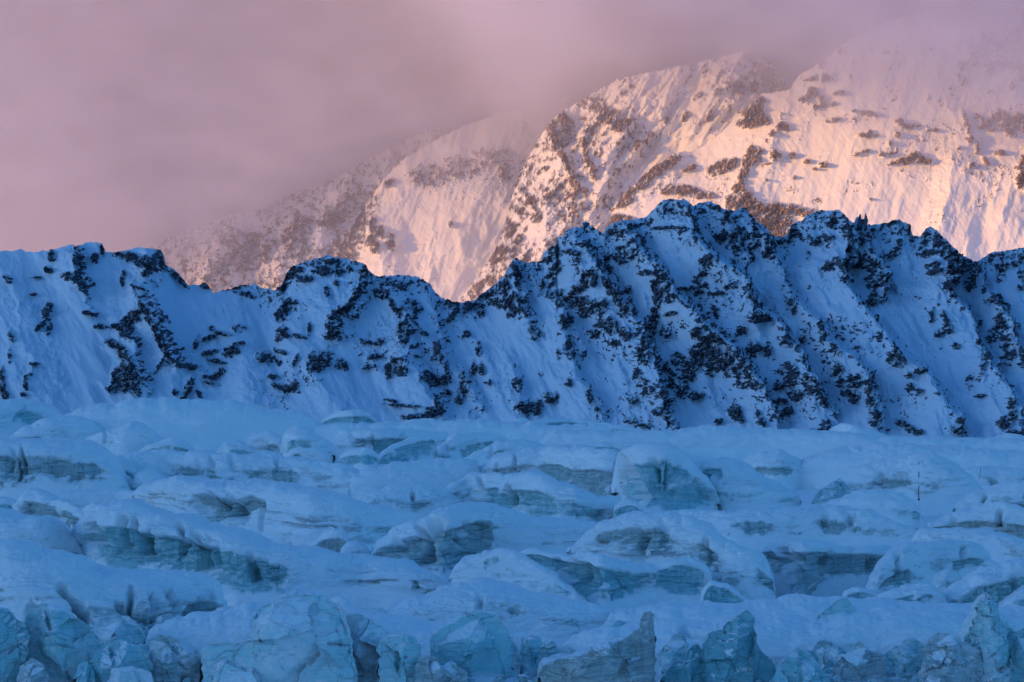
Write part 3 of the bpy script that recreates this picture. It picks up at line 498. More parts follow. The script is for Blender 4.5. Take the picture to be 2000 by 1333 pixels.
    if not block and np.abs(iw).max() > 0:        # cleaved slabs standing in the cliff
        rs_ = np.random.RandomState(seed+5); nc = int(np.clip((x.max()-x.min())/9, 4, 30))
        cxk = rs_.uniform(x.min(), x.max(), nc); czk = rs_.uniform(0, 1, nc); ok = rs_.uniform(-1, 1, nc); ak = rs_.uniform(-1, 1, nc)
        wx = x + 2.2*fbm(x/6, y/9, z/5, 3, seed+83)
        dd = (wx[None]-cxk[:,None,None])**2 + (((RSf[None]-czk[:,None,None])*L*.38)**2)
        kk = dd.argmin(0)
        off += core*rough*min(1, L/12)*(.85*ok[kk] + .07*ak[kk]*(wx-cxk[kk]))
    big = fbm(x/(L*.55), y/(L*.6), z/(L*.5), 4, seed+12, .55)
    off += core*rough*.10*L*big*(1.0 if not block else .6)
    lump = 1-np.abs(fbm(x/3.4, y/3.4, z/2.8, 3, seed+14, .55))*2
    off += rough*(.30 if block else .10)*lump*(.4+.6*core)
    if not block and px[-1]-px[0] > 170 and np.abs(iw).max() > 0:
        ra = random.Random(seed); cut = list(cut or ())
        for _ in range(int((px[-1]-px[0])/95)):
            ix = ra.randint(int(n*.12), int(n*.88)); tt = ra.uniform(.1, .35); t2 = tt+ra.uniform(.25, .55)
            if iw[ix] < .12: continue
            cut.append((xs[ix], yc[ix]+tt*(yb[ix]-yc[ix]), xs[ix]+ra.uniform(-12, 12), yc[ix]+t2*(yb[ix]-yc[ix]), ra.uniform(.35, 1.0), ra.uniform(1.4, 4.0)))
    if cut:                                       # crevices: (x_top, y_top, x_bottom, y_bottom, width m, depth m)
        sy = CY - (z-H)/y*F; sx = x/y*F + CX
        for (ax, ay, bx2, by2, wd, dp) in cut:
            l = math.hypot(bx2-ax, by2-ay); ux, uy = (bx2-ax)/l, (by2-ay)/l
            t_ = (sx-ax)*ux+(sy-ay)*uy; dd = np.abs((sx-ax)*uy-(sy-ay)*ux + 3*fbm(sx/18, sy/18, seed, 2, seed+31))*pxm
            off -= fm*1.5*dp*np.exp(-(dd/(1.2*wd))**3)*sstep(-6, 3, t_)*sstep(l+6, l-3, t_)
    soft = np.minimum(1, (.15+RSf*3)) if not block else 1
    if cut is None: cut = ()
    P2 = P + N*(off*soft)[...,None].astype(f4)
    if block:                                     # planes that split the block into facets
        rnd = np.random.RandomState(seed)
        xc = P[...,0].mean(); hw = (P[...,0].max()-P[...,0].min())/2; yc0 = float(dmid.mean()); hy = max(front.max(), bk*.8)
        zlo, zhi = float(zb.min()), float(zc.max())
        q = np.stack([(P2[...,0]-xc)/hw, (P2[...,1]-yc0)/hy, (P2[...,2]-zlo)/(zhi-zlo)*1.6-.8], -1)
        for _ in range(11):
            nv = np.array([rnd.uniform(-1, 1), -rnd.uniform(.35, 1.0), rnd.uniform(-.6, .8)]); nv /= np.linalg.norm(nv)
            dpl = rnd.uniform(.46, .78)
            ov = q@nv - dpl - .045*fbm(q[...,0]*1.6, q[...,2]*1.6, q[...,1]*1.6, 3, seed+50)
            push = np.clip(ov, 0, None)*fm/np.maximum(-nv[1], .3)
            q[...,1] += np.minimum(push, .9)          # cut back, keep the outline
        nc = int(np.clip((px[-1]-px[0])/16, 4, 11))
        cx_, cz_ = rnd.uniform(-1, 1, nc), rnd.uniform(-.8, .8, nc); ok = rnd.uniform(-1, 1, nc); ak = rnd.uniform(-1, 1, nc); bk2 = rnd.uniform(-1, 1, nc)
        qx = q[...,0] + .10*fbm(q[...,0]*2.5, q[...,2]*2.5, seed, 3, seed+52); qz = q[...,2] + .10*fbm(q[...,0]*2.5, q[...,2]*2.5, seed+3, 3, seed+55)
        dist2 = (qx[None]-cx_[:,None,None])**2*(hw/hm)**2*2.6 + (qz[None]-cz_[:,None,None])**2
        kk = dist2.argmin(0)
        d2s = np.sort(dist2, axis=0); edge = np.sqrt(d2s[1])-np.sqrt(d2s[0])
        inner = np.clip((1-np.abs(q[...,0]))*6, 0, 1)*np.clip((.8-q[...,2])*5, 0, 1)
        q[...,1] -= fm*inner*(.13*ok[kk] + .42*ak[kk]*(qx-cx_[kk]) + .40*bk2[kk]*(qz-cz_[kk]))
        lim = (dmid[None] - .06*hm*plan[None]*(1-RSf))*np.ones_like(x)
        yy = np.where(fm > 0, np.minimum(q[...,1]*hy+yc0, lim), q[...,1]*hy+yc0)
        P2 = np.stack([q[...,0]*hw+xc, yy, (q[...,2]+.8)/1.6*(zhi-zlo)+zlo], -1)
        P2 = P2 + N*(rough*(.10*lump+.14*nz2))[...,None]
    N2 = grid_normals(P2)
    if flip: N2 = -N2
    up = N2[...,2]
    if block: ICE = np.clip(amt*1.0 + .3*nz1 - 1.2*sstep(.5, .85, up+.22*nz2), -1, 1)*fm + (1-fm)*(.4)
    else: ICE = ICE - .9*sstep(.62, .9, up)*np.sign(np.clip(ICE, 0, 1)) 
    Q = grid_faces(len(rows), n, flip=False)
    rr = np.arange(len(rows)-1).repeat(n-1)
    # orientation
    v = P2.reshape(-1, 3); a = v[Q[(len(ap)+3)*(n-1):(len(ap)+nf-3)*(n-1)]]; fn = np.cross(a[:,1]-a[:,0], a[:,2]-a[:,0])
    if fn[:,1].sum() > 0: Q = Q[:, ::-1].copy()
    Nf = N2.reshape(-1, 3); A = {'ice': ICE.ravel()}
    nm = name or ('ice_block' if block else 'serac')
    org = np.array([(xs.mean()-CX)/F*d0, d0, 0.0])
    have_cap = cap and not block and hi0 < .97 and np.abs(iw).max() > 0
    if have_cap:
        rlip = len(ap) + int(np.searchsorted(np.array([r[2] for r in fr]), min(hi0+.03, .97)))
        body = rr < rlip
        Vb, Nb, Ab, Qb = compact(v, Nf, A, Q[body])
        o = mesh_obj(nm, Vb, Qb, MATS[mat], Ab, Nb, origin=org)
        Vc, Nc, Ac, Qc = compact(v, Nf, A, Q[~body])
        c = mesh_obj('snow_cap', Vc, Qc, MATS[mat], Ac, Nc, parent=o, origin=org)
    else:
        o = mesh_obj(nm, v, Q, MATS[mat], A, None, origin=org)
    tag(o, label, cat or ('ice block' if block else 'serac'), group)
    SERACS.append(o)
    return o

def ground():
    nx, ny = 620, 560
    u = np.linspace(-.30, .30, nx); d = np.geomspace(330, 3400, ny)
    U, Dg = np.meshgrid(u, d)
    X = U*Dg; Y = Dg
    Zg = -6.5 + 1.6*fbm(X/70, Y/120, 1, 4, 501) + .35*fbm(X/14, Y/30, 2, 4, 505, .6)
    far = sstep(1500, 2300, Y); Zg = Zg + far*(6.0 + 3.0*fbm(X/120, Y/200, 4, 3, 509))
    P = np.stack([X, Y, Zg], -1)
    ic = sstep(.15, .45, fbm(X/25, Y/60, 9, 4, 511, .6))*.45
    o = mesh_obj('glacier_ground', P, grid_faces(ny, nx), M_SNOWICE, {'ice': ic.ravel()*0+ic.ravel()*.5})
    tag(o, kind='structure')
    xs = np.linspace(-14000, 14000, 60); ys = np.linspace(-4000, 16000, 60)
    X, Y = np.meshgrid(xs, ys)
    o = mesh_obj('valley_ground', np.stack([X, Y, X*0-32], -1), grid_faces(60, 60), M_SNOWICE, {'ice': X.ravel()*0-1})
    tag(o, kind='structure')
ground()
# ---------------------------------------------------------------- humps, seracs and ice blocks of the glacier, far to near
S = serac
# far edge
S('low snow hump with a small dark ice cliff far off at the left edge', [(-70,800),(0,782),(50,780),(90,790),(125,812)], (.1,.62), base=[(-70,850),(0,846),(60,838),(125,835)], icex=[(25,82,1)], mat='b', back=60)
S('broad smooth snow rise along the foot of the dark ridge', [(100,818),(160,802),(240,787),(300,781),(400,785),(500,797),(570,808),(650,838)], (0,.5), 0, base=[(100,870),(300,868),(650,860)], back=120)
S('long flat snow swell under the middle of the ridge', [(600,835),(720,828),(800,824),(900,824),(1000,828),(1100,832),(1200,838)], (0,.5), 0, base=[(600,866),(1200,862)], back=120)
S('long flat snow swell under the right part of the ridge', [(1050,842),(1200,846),(1350,842),(1480,838),(1600,845),(1750,855),(1900,860),(2080,866)], (0,.5), 0, base=[(1050,880),(1500,876),(2080,890)], back=150)
S('pale rounded hump with a green ice band at its left foot, far left', [(14,868),(28,844),(50,832),(90,822),(140,812),(175,818),(200,840)], (.0,.42), base=[(14,872),(60,872),(200,866)], icex=[(18,85,.9)], mat='b')
S('pale ridged snow hump behind the big left dome, pointed at the right', [(148,872),(170,858),(210,845),(245,832),(268,825),(290,838),(310,856),(335,872)], (.1,.6), base=[(148,884),(250,888),(335,882)], icex=[(185,232,.5)])
S('pale broken ice block with upright cracks beside the dark cave at the far left', [(352,836),(362,818),(385,809),(430,812),(441,826),(445,840)], (0,.72), base=[(352,852),(402,858),(445,860)], mat='b', setb=.5, cut=[(420,815,424,855,.8,2)])
S('snow bridge over a dark ice cave behind the small left dome', [(432,834),(444,825),(462,823),(480,828),(492,842)], (.0,.66), base=[(432,864),(492,866)], setb=.3, lip=.6, mat='t')
S('striped round snow hump right of the dark ice cave', [(478,874),(490,850),(518,844),(545,851),(560,872)], (.1,.5), base=[(478,882),(518,884),(560,888)], icex=[(505,548,.7)])
S('steep knob with a pale ice face behind the small peaked snow block', [(548,872),(556,846),(581,836),(602,842),(625,854),(650,876)], (.05,.6), base=[(548,890),(650,890)], icex=[(556,612,.9)], mat='b')
S('small striped ice dome with a blue foot, left of the peaked snow block', [(422,886),(432,870),(445,863),(460,861),(482,868),(500,884)], (0,.4), base=889, icex=[(445,490,.9)], mat='b')
S('low layered ice hump in the snow behind the long left swell', [(272,884),(285,874),(305,865),(336,854),(364,865),(385,882)], (0,.55), base=889, icex=[(280,378,.8)])
S('small peaked snow block with a dark notch in its left side', [(554,894),(577,877),(590,877),(620,874),(645,893)], (0,.6), base=903, icex=[(568,588,1)], setb=.6)
S('square ice block with a bright blue right end under the ridge', [(626,832),(634,814),(648,808),(665,804),(700,802),(722,804),(731,812),(738,832)], (0,.70), base=[(626,836),(690,840),(738,836)], mat='b', setb=.4, lip=.1)
S('long layered snow roof overhanging a grey ice wall', [(648,856),(657,843),(692,839),(755,838),(825,843),(880,850)], (.0,.62), base=[(648,884),(735,890),(800,876),(880,866)], icex=[(690,795,1.1)], lip=.3, setb=.5, cut=[(729,850,731,885,.7,3)])
S('small rounded blue ice boulder in front of the overhanging snow roof', [(664,893),(672,884),(685,879),(713,874),(730,879),(738,894)], (0,.62), base=[(664,906),(723,911),(738,904)], mat='b')
S('tilted blue white ice slab with a dark blue right end, centre left', [(732,912),(745,886),(769,868),(807,854),(846,849),(854,858),(852,874)], (0,.8), .8, base=[(732,915),(797,902),(852,886)], mat='b', setb=.6)
S('long hump with a lined grey ice face left of the small smooth dome', [(815,902),(853,872),(881,853),(923,846),(965,847),(985,855),(998,868)], (0,.58), base=[(815,906),(895,900),(947,886),(998,872)], icex=[(850,990,.9)], cut=[(895,870,935,862,.8,2)])
S('snow dome with a small lined patch behind the big ice faced dome', [(900,902),(947,875),(1000,860),(1035,861),(1085,878)], (.2,.7), base=[(900,908),(1085,900)], icex=[(955,990,.6)])
S('deep blue ice cliff under a snow ramp at the far edge, left half', [(905,846),(950,832),(982,828),(1017,819),(1030,820),(1038,832)], (0,.80), base=[(905,850),(965,852),(1005,864),(1040,860)], icex=[(975,1040,1.2)], mat='t', setb=.4)
S('deep blue ice cliff at the far edge, right half with a pale notch', [(1032,836),(1042,826),(1077,818),(1101,818),(1157,825),(1200,831),(1260,843)], (0,.78), base=[(1032,862),(1065,858),(1105,848),(1260,848)], icex=[(1036,1180,1.1)], mat='b', setb=.4)
S('smooth low snow dome between the deep blue cliff and the big dome', [(1052,866),(1084,850),(1115,845),(1140,850),(1156,868)], (.1,.5), base=876, icex=[(1090,1115,.5)])
S('small far ice mound with a blue base alone on the right snowfield', [(1612,850),(1629,832),(1646,827),(1678,834),(1716,844),(1746,868)], (0,.42), base=[(1612,852),(1657,868),(1746,870)], icex=[(1640,1720,.9)], mat='b')
S('blue ice lens sunk in the far right snowfield', [(1726,878),(1740,873),(1760,874),(1779,880),(1794,893)], (0,.85), base=[(1726,882),(1755,894),(1794,895)], mat='t', setb=.5)
S('wide gentle snowfield swell on the far right', [(1560,905),(1640,880),(1750,872),(1880,876),(2000,884),(2090,880)], (0,.5), 0, base=[(1560,925),(2090,935)], back=120)
S('snow hump with a grey ice strip at its foot, right of the cracked domes', [(1448,905),(1482,883),(1527,879),(1570,900)], (0,.34), base=[(1448,925),(1520,931),(1570,928)], icex=[(1460,1560,.9)])
S('smooth snow mound running down from a dark notch, right of the cracked domes', [(1366,914),(1385,903),(1415,898),(1457,907),(1492,935),(1527,956),(1562,974)], (.45,.85), base=[(1366,980),(1470,988),(1562,982)], icex=[(1370,1412,1.1)], mat='b')
S('broad snow dome carrying the banded marker pole', [(1642,948),(1671,924),(1720,902),(1762,896),(1797,892),(1832,889),(1870,905),(1910,945),(1935,975)], (0,.5), base=[(1642,962),(1755,970),(1800,980),(1935,985)], icex=[(1690,1800,.8)])
S('low snow swell with a small grey patch at the far right edge', [(1860,925),(1910,911),(1960,915),(2010,922),(2080,918)], (.1,.6), base=[(1860,950),(2080,955)], icex=[(1930,1955,.6)])
S('big ice faced dome with a smooth snow top in the middle of the glacier', [(925,930),(945,910),(965,896),(1000,886),(1070,877),(1122,875),(1175,875),(1206,880),(1228,907),(1247,942),(1254,984)], (0,.62), base=[(925,934),(1000,940),(1063,940),(1105,964),(1175,986),(1254,1000)], icex=[(935,1045,.55),(1050,1254,1.0)], mat='s', setb=.8, lip=.05)
S('cracked ice dome with a dark gully down its left side, centre right', [(1206,890),(1224,879),(1280,867),(1305,864),(1322,869),(1352,900),(1384,935),(1400,966)], (0,.74), base=[(1206,960),(1245,998),(1297,1002),(1400,986)], icex=[(1215,1400,1.0)], mat='b', setb=.7, cut=[(1210,888,1228,918,1.3,9),(1228,918,1250,985,1.5,10)])
S('long snow swell between the lined snow hump and the ice walls, centre left', [(680,936),(710,916),(760,909),(850,900),(920,898),(940,915)], (0,.5), 0, base=[(680,960),(940,950)], back=70)
S('huge snow dome with a wide grey layered ice face at the left edge', [(-60,864),(0,856),(70,860),(122,865),(168,872),(196,882),(217,900),(226,921),(245,942),(262,962)], (.22,.72), base=[(-60,966),(262,966)], icex=[(-60,215,1.0)], setb=.9, cut=[(28,875,14,922,.8,2)])
S('blue ice bulge wedged between the huge left dome and the lined swell', [(206,900),(225,892),(241,897),(262,908),(266,930)], (0,.62), base=952, icex=[(225,266,1)], mat='b', setb=.6)
S('small snow knob with a blue foot right of the blue ice bulge', [(254,952),(262,932),(278,919),(297,917),(312,930),(322,950)], (0,.4), base=964, icex=[(256,290,1)], mat='b')
S('long snow swell with white wind carved lines along its front, left', [(206,896),(260,888),(315,885),(455,888),(525,891),(595,900),(665,909),(720,930),(760,950)], (.05,.6), base=[(206,945),(330,938),(437,948),(542,949),(620,956),(760,975)], icex=[(325,535,.42),(530,590,.8)], mat='s', rough=1.4)
S('snow covered ice ledge with a torn blue edge below the big dome', [(822,975),(850,962),(900,940),(930,925),(985,930),(1060,930),(1110,948),(1150,966),(1180,980),(1215,976),(1222,990)], (.05,.66), base=[(822,985),(870,1000),(920,985),(975,1000),(1060,1016),(1130,1028),(1222,1010)], icex=[(825,930,.9),(940,1085,1.0),(1090,1222,.55)], mat='b', setb=.5, lip=.1, rough=1.5)
S('pale snow slope cut by a thin crevice, centre left of the ice ledge', [(690,985),(740,955),(800,948),(850,955),(900,975)], (.1,.5), base=[(690,1010),(900,1000)], icex=[(800,850,.5)])
S('ice scarp streaked with dark cracks in the snow, centre right', [(1200,990),(1222,975),(1245,982),(1258,1000)], (0,.7), base=1012, mat='b', setb=.5)
S('small upright lump of blue ice on the snow left of the marker pole', [(1678,958),(1682,942),(1692,937),(1700,943),(1704,958)], (0,1), .7, kind='block', base=962, mat='b')
S('jagged cluster of blue ice teeth left of the upright lump', [(1588,982),(1600,962),(1615,952),(1626,945),(1640,934),(1652,944),(1664,968)], (0,1), .7, kind='block', base=[(1588,988),(1664,975)], mat='b')
S('smooth snow dome with a tiny blue ice corner in front of the marker pole', [(1600,990),(1650,970),(1713,957),(1755,963),(1785,980),(1800,1004)], (0,.5), base=[(1600,1000),(1800,1014)], icex=[(1782,1800,1.1)], mat='b')
S('long smooth snow hump with a dark undercut at the right edge', [(1865,992),(1895,967),(1947,949),(2000,942),(2080,940)], (0,.28), base=[(1865,994),(1930,996),(2080,1004)], icex=[(1900,2080,1.1)], lip=.4, setb=.6)
S('snow hump over a dirty broken ice band at the right edge', [(1778,1034),(1825,1019),(1874,1001),(1923,984),(1965,987),(2000,1000),(2090,1012)], (0,.50), base=[(1778,1038),(1860,1040),(1930,1048),(2090,1066)], icex=[(1800,2090,1.1)], mat='d', setb=.5, lip=.15)
S('snow hump with a fluted blue corner below the huge left dome', [(60,985),(105,964),(175,961),(262,960),(332,970),(352,998),(370,1012)], (.05,.55), base=[(60,1000),(230,996),(300,1008),(370,1020)], icex=[(240,352,1.0)], mat='b', setb=.5)
S('large snow dome broken by a long grey ice wall with upright cracks', [(265,966),(315,940),(350,938),(420,945),(525,945),(595,956),(655,966),(700,984),(737,991),(768,1001),(792,1040)], (.32,.78), base=[(265,975),(350,1010),(385,1024),(520,1062),(600,1092),(700,1100),(792,1055)], icex=[(375,525,1.1)], lip=.25, setb=.9, cut=[(455,985,452,1012,.6,2),(482,990,481,1018,.8,3)])
S('dark hooked hollow of ice in the snow slope below the long grey ice wall', [(602,1074),(620,1052),(640,1040),(658,1034),(672,1038),(684,1058),(690,1078)], (0,.74), base=[(602,1080),(660,1096),(690,1094)], mat='s', setb=.4, lip=.5)
S('round ice boulder beside the dark hooked hollow', [(664,1080),(674,1062),(695,1058),(716,1070),(722,1088)], (0,.45), base=1096, icex=[(670,715,.9)], mat='b')
S('double ice face under a smooth snow crown, parted by a sloping crack', [(712,1092),(737,1067),(790,1032),(842,1011),(895,994),(926,985),(958,990),(1000,1002),(1070,1013),(1157,1025),(1195,1045)], (0,.72), base=[(712,1098),(804,1112),(874,1128),(895,1110),(951,1080),(1010,1082),(1195,1075)], icex=[(716,965,1.0)], setb=.8, lip=.05, cut=[(858,1022,842,1062,1.2,8),(842,1062,816,1108,1.3,8)])
S('snow saddle between the double ice face and the wide dome', [(960,1052),(1035,1030),(1100,1030),(1160,1046)], (0,.4), 0, base=[(960,1086),(1160,1086)])
S('wide snow dome with a grey lined hollow in its left half, right of centre', [(1115,1076),(1154,1043),(1192,1018),(1245,1008),(1315,1007),(1345,1012),(1372,1026),(1415,1060),(1475,1081),(1510,1109),(1526,1148),(1526,1186)], (.42,.80), base=[(1115,1082),(1245,1116),(1350,1136),(1440,1170),(1526,1192)], icex=[(1150,1320,.85),(1360,1410,.5),(1470,1524,.6)], setb=.9, rough=1.2, cut=[(1300,1022,1298,1062,.9,1.5)])
S('smooth snow shoulder with two fluted ice patches, upper right', [(1290,1002),(1340,996),(1415,1001),(1510,997),(1590,989),(1650,992),(1690,998),(1737,1018),(1800,1042)], (.1,.62), base=[(1290,1030),(1430,1052),(1500,1052),(1615,1046),(1800,1056)], icex=[(1420,1512,1.0),(1575,1690,.75)], setb=.8)
S('curved wall of grey blue ice round a snow bowl on the right', [(1484,1078),(1527,1064),(1573,1060),(1615,1066),(1674,1073),(1741,1072),(1756,1085)], (.0,.84), base=[(1484,1092),(1520,1120),(1568,1172),(1600,1140),(1650,1130),(1710,1126),(1756,1096)], mat='s', setb=.35, lip=.1, cut=[(1527,1070,1566,1165,1.4,3)])
S('snow spur with dark ice strips right of the snow bowl', [(1696,1140),(1718,1110),(1737,1086),(1772,1064),(1825,1059),(1895,1057),(1923,1070),(1936,1098)], (0,.46), base=[(1696,1172),(1722,1166),(1783,1140),(1867,1118),(1936,1106)], icex=[(1715,1780,1.0),(1855,1930,.8)], setb=.7)
S('snow swell with a low ice nick near the right edge', [(1786,1042),(1825,1032),(1895,1034),(1947,1039),(2000,1056),(2080,1080)], (.2,.7), base=[(1786,1060),(2080,1105)], icex=[(1898,1932,.7)])
S('long cliff of dark grey ice sagging under a wavy snow lip, centre right', [(1000,1084),(1035,1076),(1070,1080),(1122,1087),(1135,1078),(1175,1088),(1227,1108),(1273,1112),(1315,1095),(1350,1094),(1378,1108),(1390,1136)], (.0,.82), base=[(1000,1090),(1087,1130),(1147,1166),(1175,1184),(1210,1166),(1245,1164),(1280,1154),(1350,1158),(1390,1160)], icex=[(1022,1390,1.1)], mat='b', setb=.4, lip=.08, cut=[(1114,1092,1132,1120,.5,2),(1132,1120,1121,1146,.5,2)])
S('dark teal cave mouth below the right end of the long ice cliff', [(1372,1176),(1386,1134),(1402,1138),(1424,1146),(1446,1164),(1468,1186)], (0,.86), base=1190, mat='t', setb=.3)
S('white snow fin with a teal hollow in its left side, centre', [(880,1128),(891,1102),(912,1088),(947,1081),(972,1074),(981,1070),(1000,1080),(1052,1106),(1105,1137),(1147,1169),(1154,1186)], (.1,.85), base=[(880,1132),(930,1142),(1000,1152),(1070,1166),(1154,1188)], icex=[(940,980,1.0),(1075,1130,.15)], mat='b', setb=.5)
S('thin flat ledge of ice in the snow under the white fin', [(1000,1150),(1040,1147),(1064,1147),(1070,1152)], (0,.9), base=1156, mat='b', setb=.6)
S('right hand ice hump with a speckled grey face at the edge', [(1850,1182),(1877,1148),(1912,1123),(1965,1109),(2000,1097),(2080,1085)], (.0,.72), base=[(1850,1190),(1930,1192),(2080,1180)], icex=[(1862,2080,.85)], mat='b', setb=.6, rough=1.5)
S('pale ice dome cut off by the right edge of the view', [(1950,1188),(1968,1170),(1985,1156),(2010,1147),(2080,1140)], (.0,.6), base=1194, icex=[(1960,2080,.7)], mat='b')
S('row of low broken ice blocks in front of the snow spur', [(1708,1182),(1720,1166),(1736,1156),(1755,1154),(1800,1140),(1828,1146),(1842,1164),(1860,1186)], (.0,.66), base=1190, mat='b', icex=[(1712,1840,.8)], rough=1.8, setb=.6)
S('snow capped ice boulder beside a dark gap, right', [(1816,1148),(1826,1127),(1846,1115),(1862,1112),(1876,1130),(1880,1148)], (0,1), .35, kind='block', base=1154, mat='b')
S('short grey ice wall half buried in the snow bowl', [(1648,1166),(1662,1154),(1680,1150),(1704,1156),(1712,1170)], (0,.8), base=1176, mat='b', setb=.5)
S('overhanging snow lip above a dark boulder of ice, right', [(1860,1116),(1880,1100),(1915,1092),(1945,1096),(1958,1108)], (0,.7), base=1130, mat='t', setb=.3, lip=.4)
S('long ridge of ice with a black cavern under its left half', [(140,1000),(175,992),(245,990),(297,997),(367,1015),(437,1040),(490,1053),(560,1075),(650,1094),(720,1099),(790,1112),(846,1120),(880,1148)], (.02,.70), base=[(140,1060),(196,1112),(287,1126),(385,1136),(455,1156),(556,1158),(620,1150),(720,1150),(880,1172)], icex=[(150,565,1.1),(800,850,.4)], mat='b', setb=.65, lip=.12, rough=1.6, cut=[(278,1050,276,1085,1.2,5),(178,1025,184,1060,1.6,4),(350,1060,344,1085,.7,2.5),(385,1040,380,1125,1,3)])
S('ragged grey ice boulder above the black cavern, left', [(28,1002),(40,975),(60,966),(105,970),(124,985),(150,986),(166,1010),(182,1040),(192,1062)], (0,.8), base=[(28,1016),(101,1030),(140,1060),(192,1085)], mat='s', setb=.6, rough=2.0, icex=[(34,190,.95)])
S('small blue hollow at the left edge beside the ragged ice boulder', [(-40,980),(0,972),(22,976),(36,992)], (0,.7), base=1010, mat='b', setb=.4)
S('snow slope broken off in a step on the left, in front of the cavern', [(-60,1000),(0,997),(21,1010),(60,1012),(101,1013),(122,1040),(154,1058),(167,1080),(172,1096)], (.0,.3), base=[(-60,1120),(60,1126),(172,1118)], icex=[(130,170,.8)], setb=1.0)
S('large snow mass with fluted sides and a crusty ice nose, lower left', [(-60,1060),(0,1052),(70,1078),(136,1092),(192,1110),(238,1115),(297,1121),(350,1122),(385,1128),(413,1141),(434,1162),(452,1188),(458,1200)], (.0,.62), base=[(-60,1270),(100,1280),(300,1262),(400,1222),(458,1214)], icex=[(360,440,.8),(240,330,.25)], setb=1.1, rough=1.3, cut=[(118,1145,152,1188,.8,6),(152,1188,178,1240,.9,9),(228,1182,280,1215,.7,6),(280,1215,305,1262,.9,9),(60,1190,110,1222,.9,6),(330,1150,345,1200,.6,5)], back=40)
S('snow swell sprinkled with dark ice scars in the lower middle', [(740,1196),(780,1184),(825,1172),(895,1148),(930,1139),(965,1142),(1017,1155),(1070,1174),(1140,1186),(1200,1200)], (.25,.8), base=[(740,1240),(1200,1250)], icex=[(935,1030,.42)], setb=1.2, back=50)
S('smooth snow swell under the dark teal cave, lower right', [(1160,1204),(1300,1187),(1391,1190),(1510,1183),(1580,1174),(1640,1177),(1750,1184),(1850,1190),(2080,1196)], (0,.4), 0, base=[(1160,1250),(2080,1250)], setb=1.5, back=50)
S('small curled ice hollow left of the dark ice scars', [(828,1188),(836,1179),(849,1176),(863,1186),(874,1197),(910,1210)], (0,.8), base=[(828,1192),(858,1206),(910,1213)], mat='t', setb=.3)
S('snow edge with a dark undercut at the top of the lower middle slope', [(642,1176),(652,1168),(668,1170),(684,1184),(705,1202)], (0,.55), base=[(642,1190),(705,1212)], mat='t', setb=.4, lip=.3)
S('smooth snow bank across the lower right behind the ice blocks', [(1080,1260),(1180,1232),(1300,1224),(1450,1215),(1700,1206),(1860,1210),(2080,1215)], (0,.4), 0, base=[(1080,1300),(2080,1300)], setb=1.4, back=45, cut=[(1330,1232,1420,1252,.5,3),(1085,1268,1118,1278,.6,4)])
S('smooth snow bank across the lower left behind the ice blocks', [(280,1232),(380,1206),(480,1190),(560,1186),(640,1196),(760,1214),(900,1232),(1080,1256)], (0,.4), 0, base=[(280,1290),(1080,1300)], setb=1.4, back=40, cut=[(975,1243,1072,1266,.6,4),(660,1200,720,1226,.6,4)])
# near blocks
B = lambda label, pts, base, mat='g', amt=.85, **k: serac(label, pts, (0, 1), amt, mat, 'block', base=base, **k)
B('pale teal ice wall at the lower left edge with a ragged top', [(-60,1120),(0,1116),(21,1130),(31,1155),(56,1164),(60,1190)], 1222, 'g', .8)
B('tall teal ice face at the lower left corner', [(-60,1190),(0,1196),(21,1218),(31,1225),(40,1262),(44,1330)], 1350, 'g', .9)
B('lumpy teal ice block with a snowy back, lower left', [(50,1240),(56,1190),(80,1186),(122,1197),(143,1218),(175,1239),(189,1258),(186,1300)], 1345, 'g', .65)
B('cracked snow topped ice block beside the lumpy teal one', [(176,1262),(182,1236),(196,1212),(227,1204),(241,1219),(266,1225),(278,1255),(276,1282)], 1300, 'g', .6)
B('leaning ice block with a bare teal front, lower left', [(176,1300),(184,1280),(210,1263),(238,1256),(262,1268),(280,1284),(292,1308),(292,1330)], 1352, 'g', .85)
B('small snow covered block at the bottom edge, lower left', [(208,1336),(224,1312),(259,1306),(290,1316),(300,1338)], 1358, 'g', .3)
B('thin upright ice slab left of the long pointed slab', [(292,1300),(294,1254),(315,1256),(336,1277),(350,1295),(346,1320)], 1350, 's', .5)
B('long pointed ice slab with a dark split, lower left', [(306,1258),(312,1243),(343,1256),(378,1277),(392,1300),(394,1324)], 1346, 's', .55, cut=[(320,1265,372,1312,.5,2)])
B('small frosted round lump of ice at the lower left bottom edge', [(38,1326),(43,1304),(63,1293),(84,1304),(92,1330)], 1352, 's', .4)
B('narrow ice pillar beside the frosted round lump', [(150,1330),(154,1300),(166,1296),(177,1302),(178,1332)], 1352, 'g', .8)
B('big snow topped block with a teal front and a blue right wall', [(399,1290),(403,1274),(430,1270),(465,1268),(494,1252),(505,1228),(509,1200),(522,1188),(546,1179),(574,1171),(630,1172),(651,1197),(665,1232),(684,1258),(692,1312)], 1362, 'c', .5, setb=.7, rough=1.2)
B('grey speckled snow slab behind the lumpy ice pillar', [(655,1230),(660,1204),(702,1204),(730,1222),(755,1239),(760,1262)], 1340, 'd', .45)
B('knobbly ice lump on the snow behind the rounded block', [(700,1212),(708,1198),(723,1193),(744,1190),(772,1204),(787,1228)], 1238, 'g', .6)
B('lumpy teal ice pillar under a rounded snow head, bottom centre left', [(742,1270),(748,1252),(758,1242),(790,1237),(807,1246),(815,1262),(817,1310)], 1352, 'c', .75, cut=[(770,1268,780,1330,.5,3),(800,1270,802,1325,.5,2)])
B('rounded cube of ice perched behind the lumpy pillar', [(806,1250),(810,1226),(816,1219),(830,1218),(842,1223),(847,1246)], 1262, 'g', .55)
B('large smooth turquoise ice block with a rounded top, bottom centre', [(842,1262),(848,1244),(860,1230),(895,1218),(923,1203),(940,1198),(961,1207),(982,1228),(994,1256),(996,1304)], 1330, 'c', .9, rough=.5)
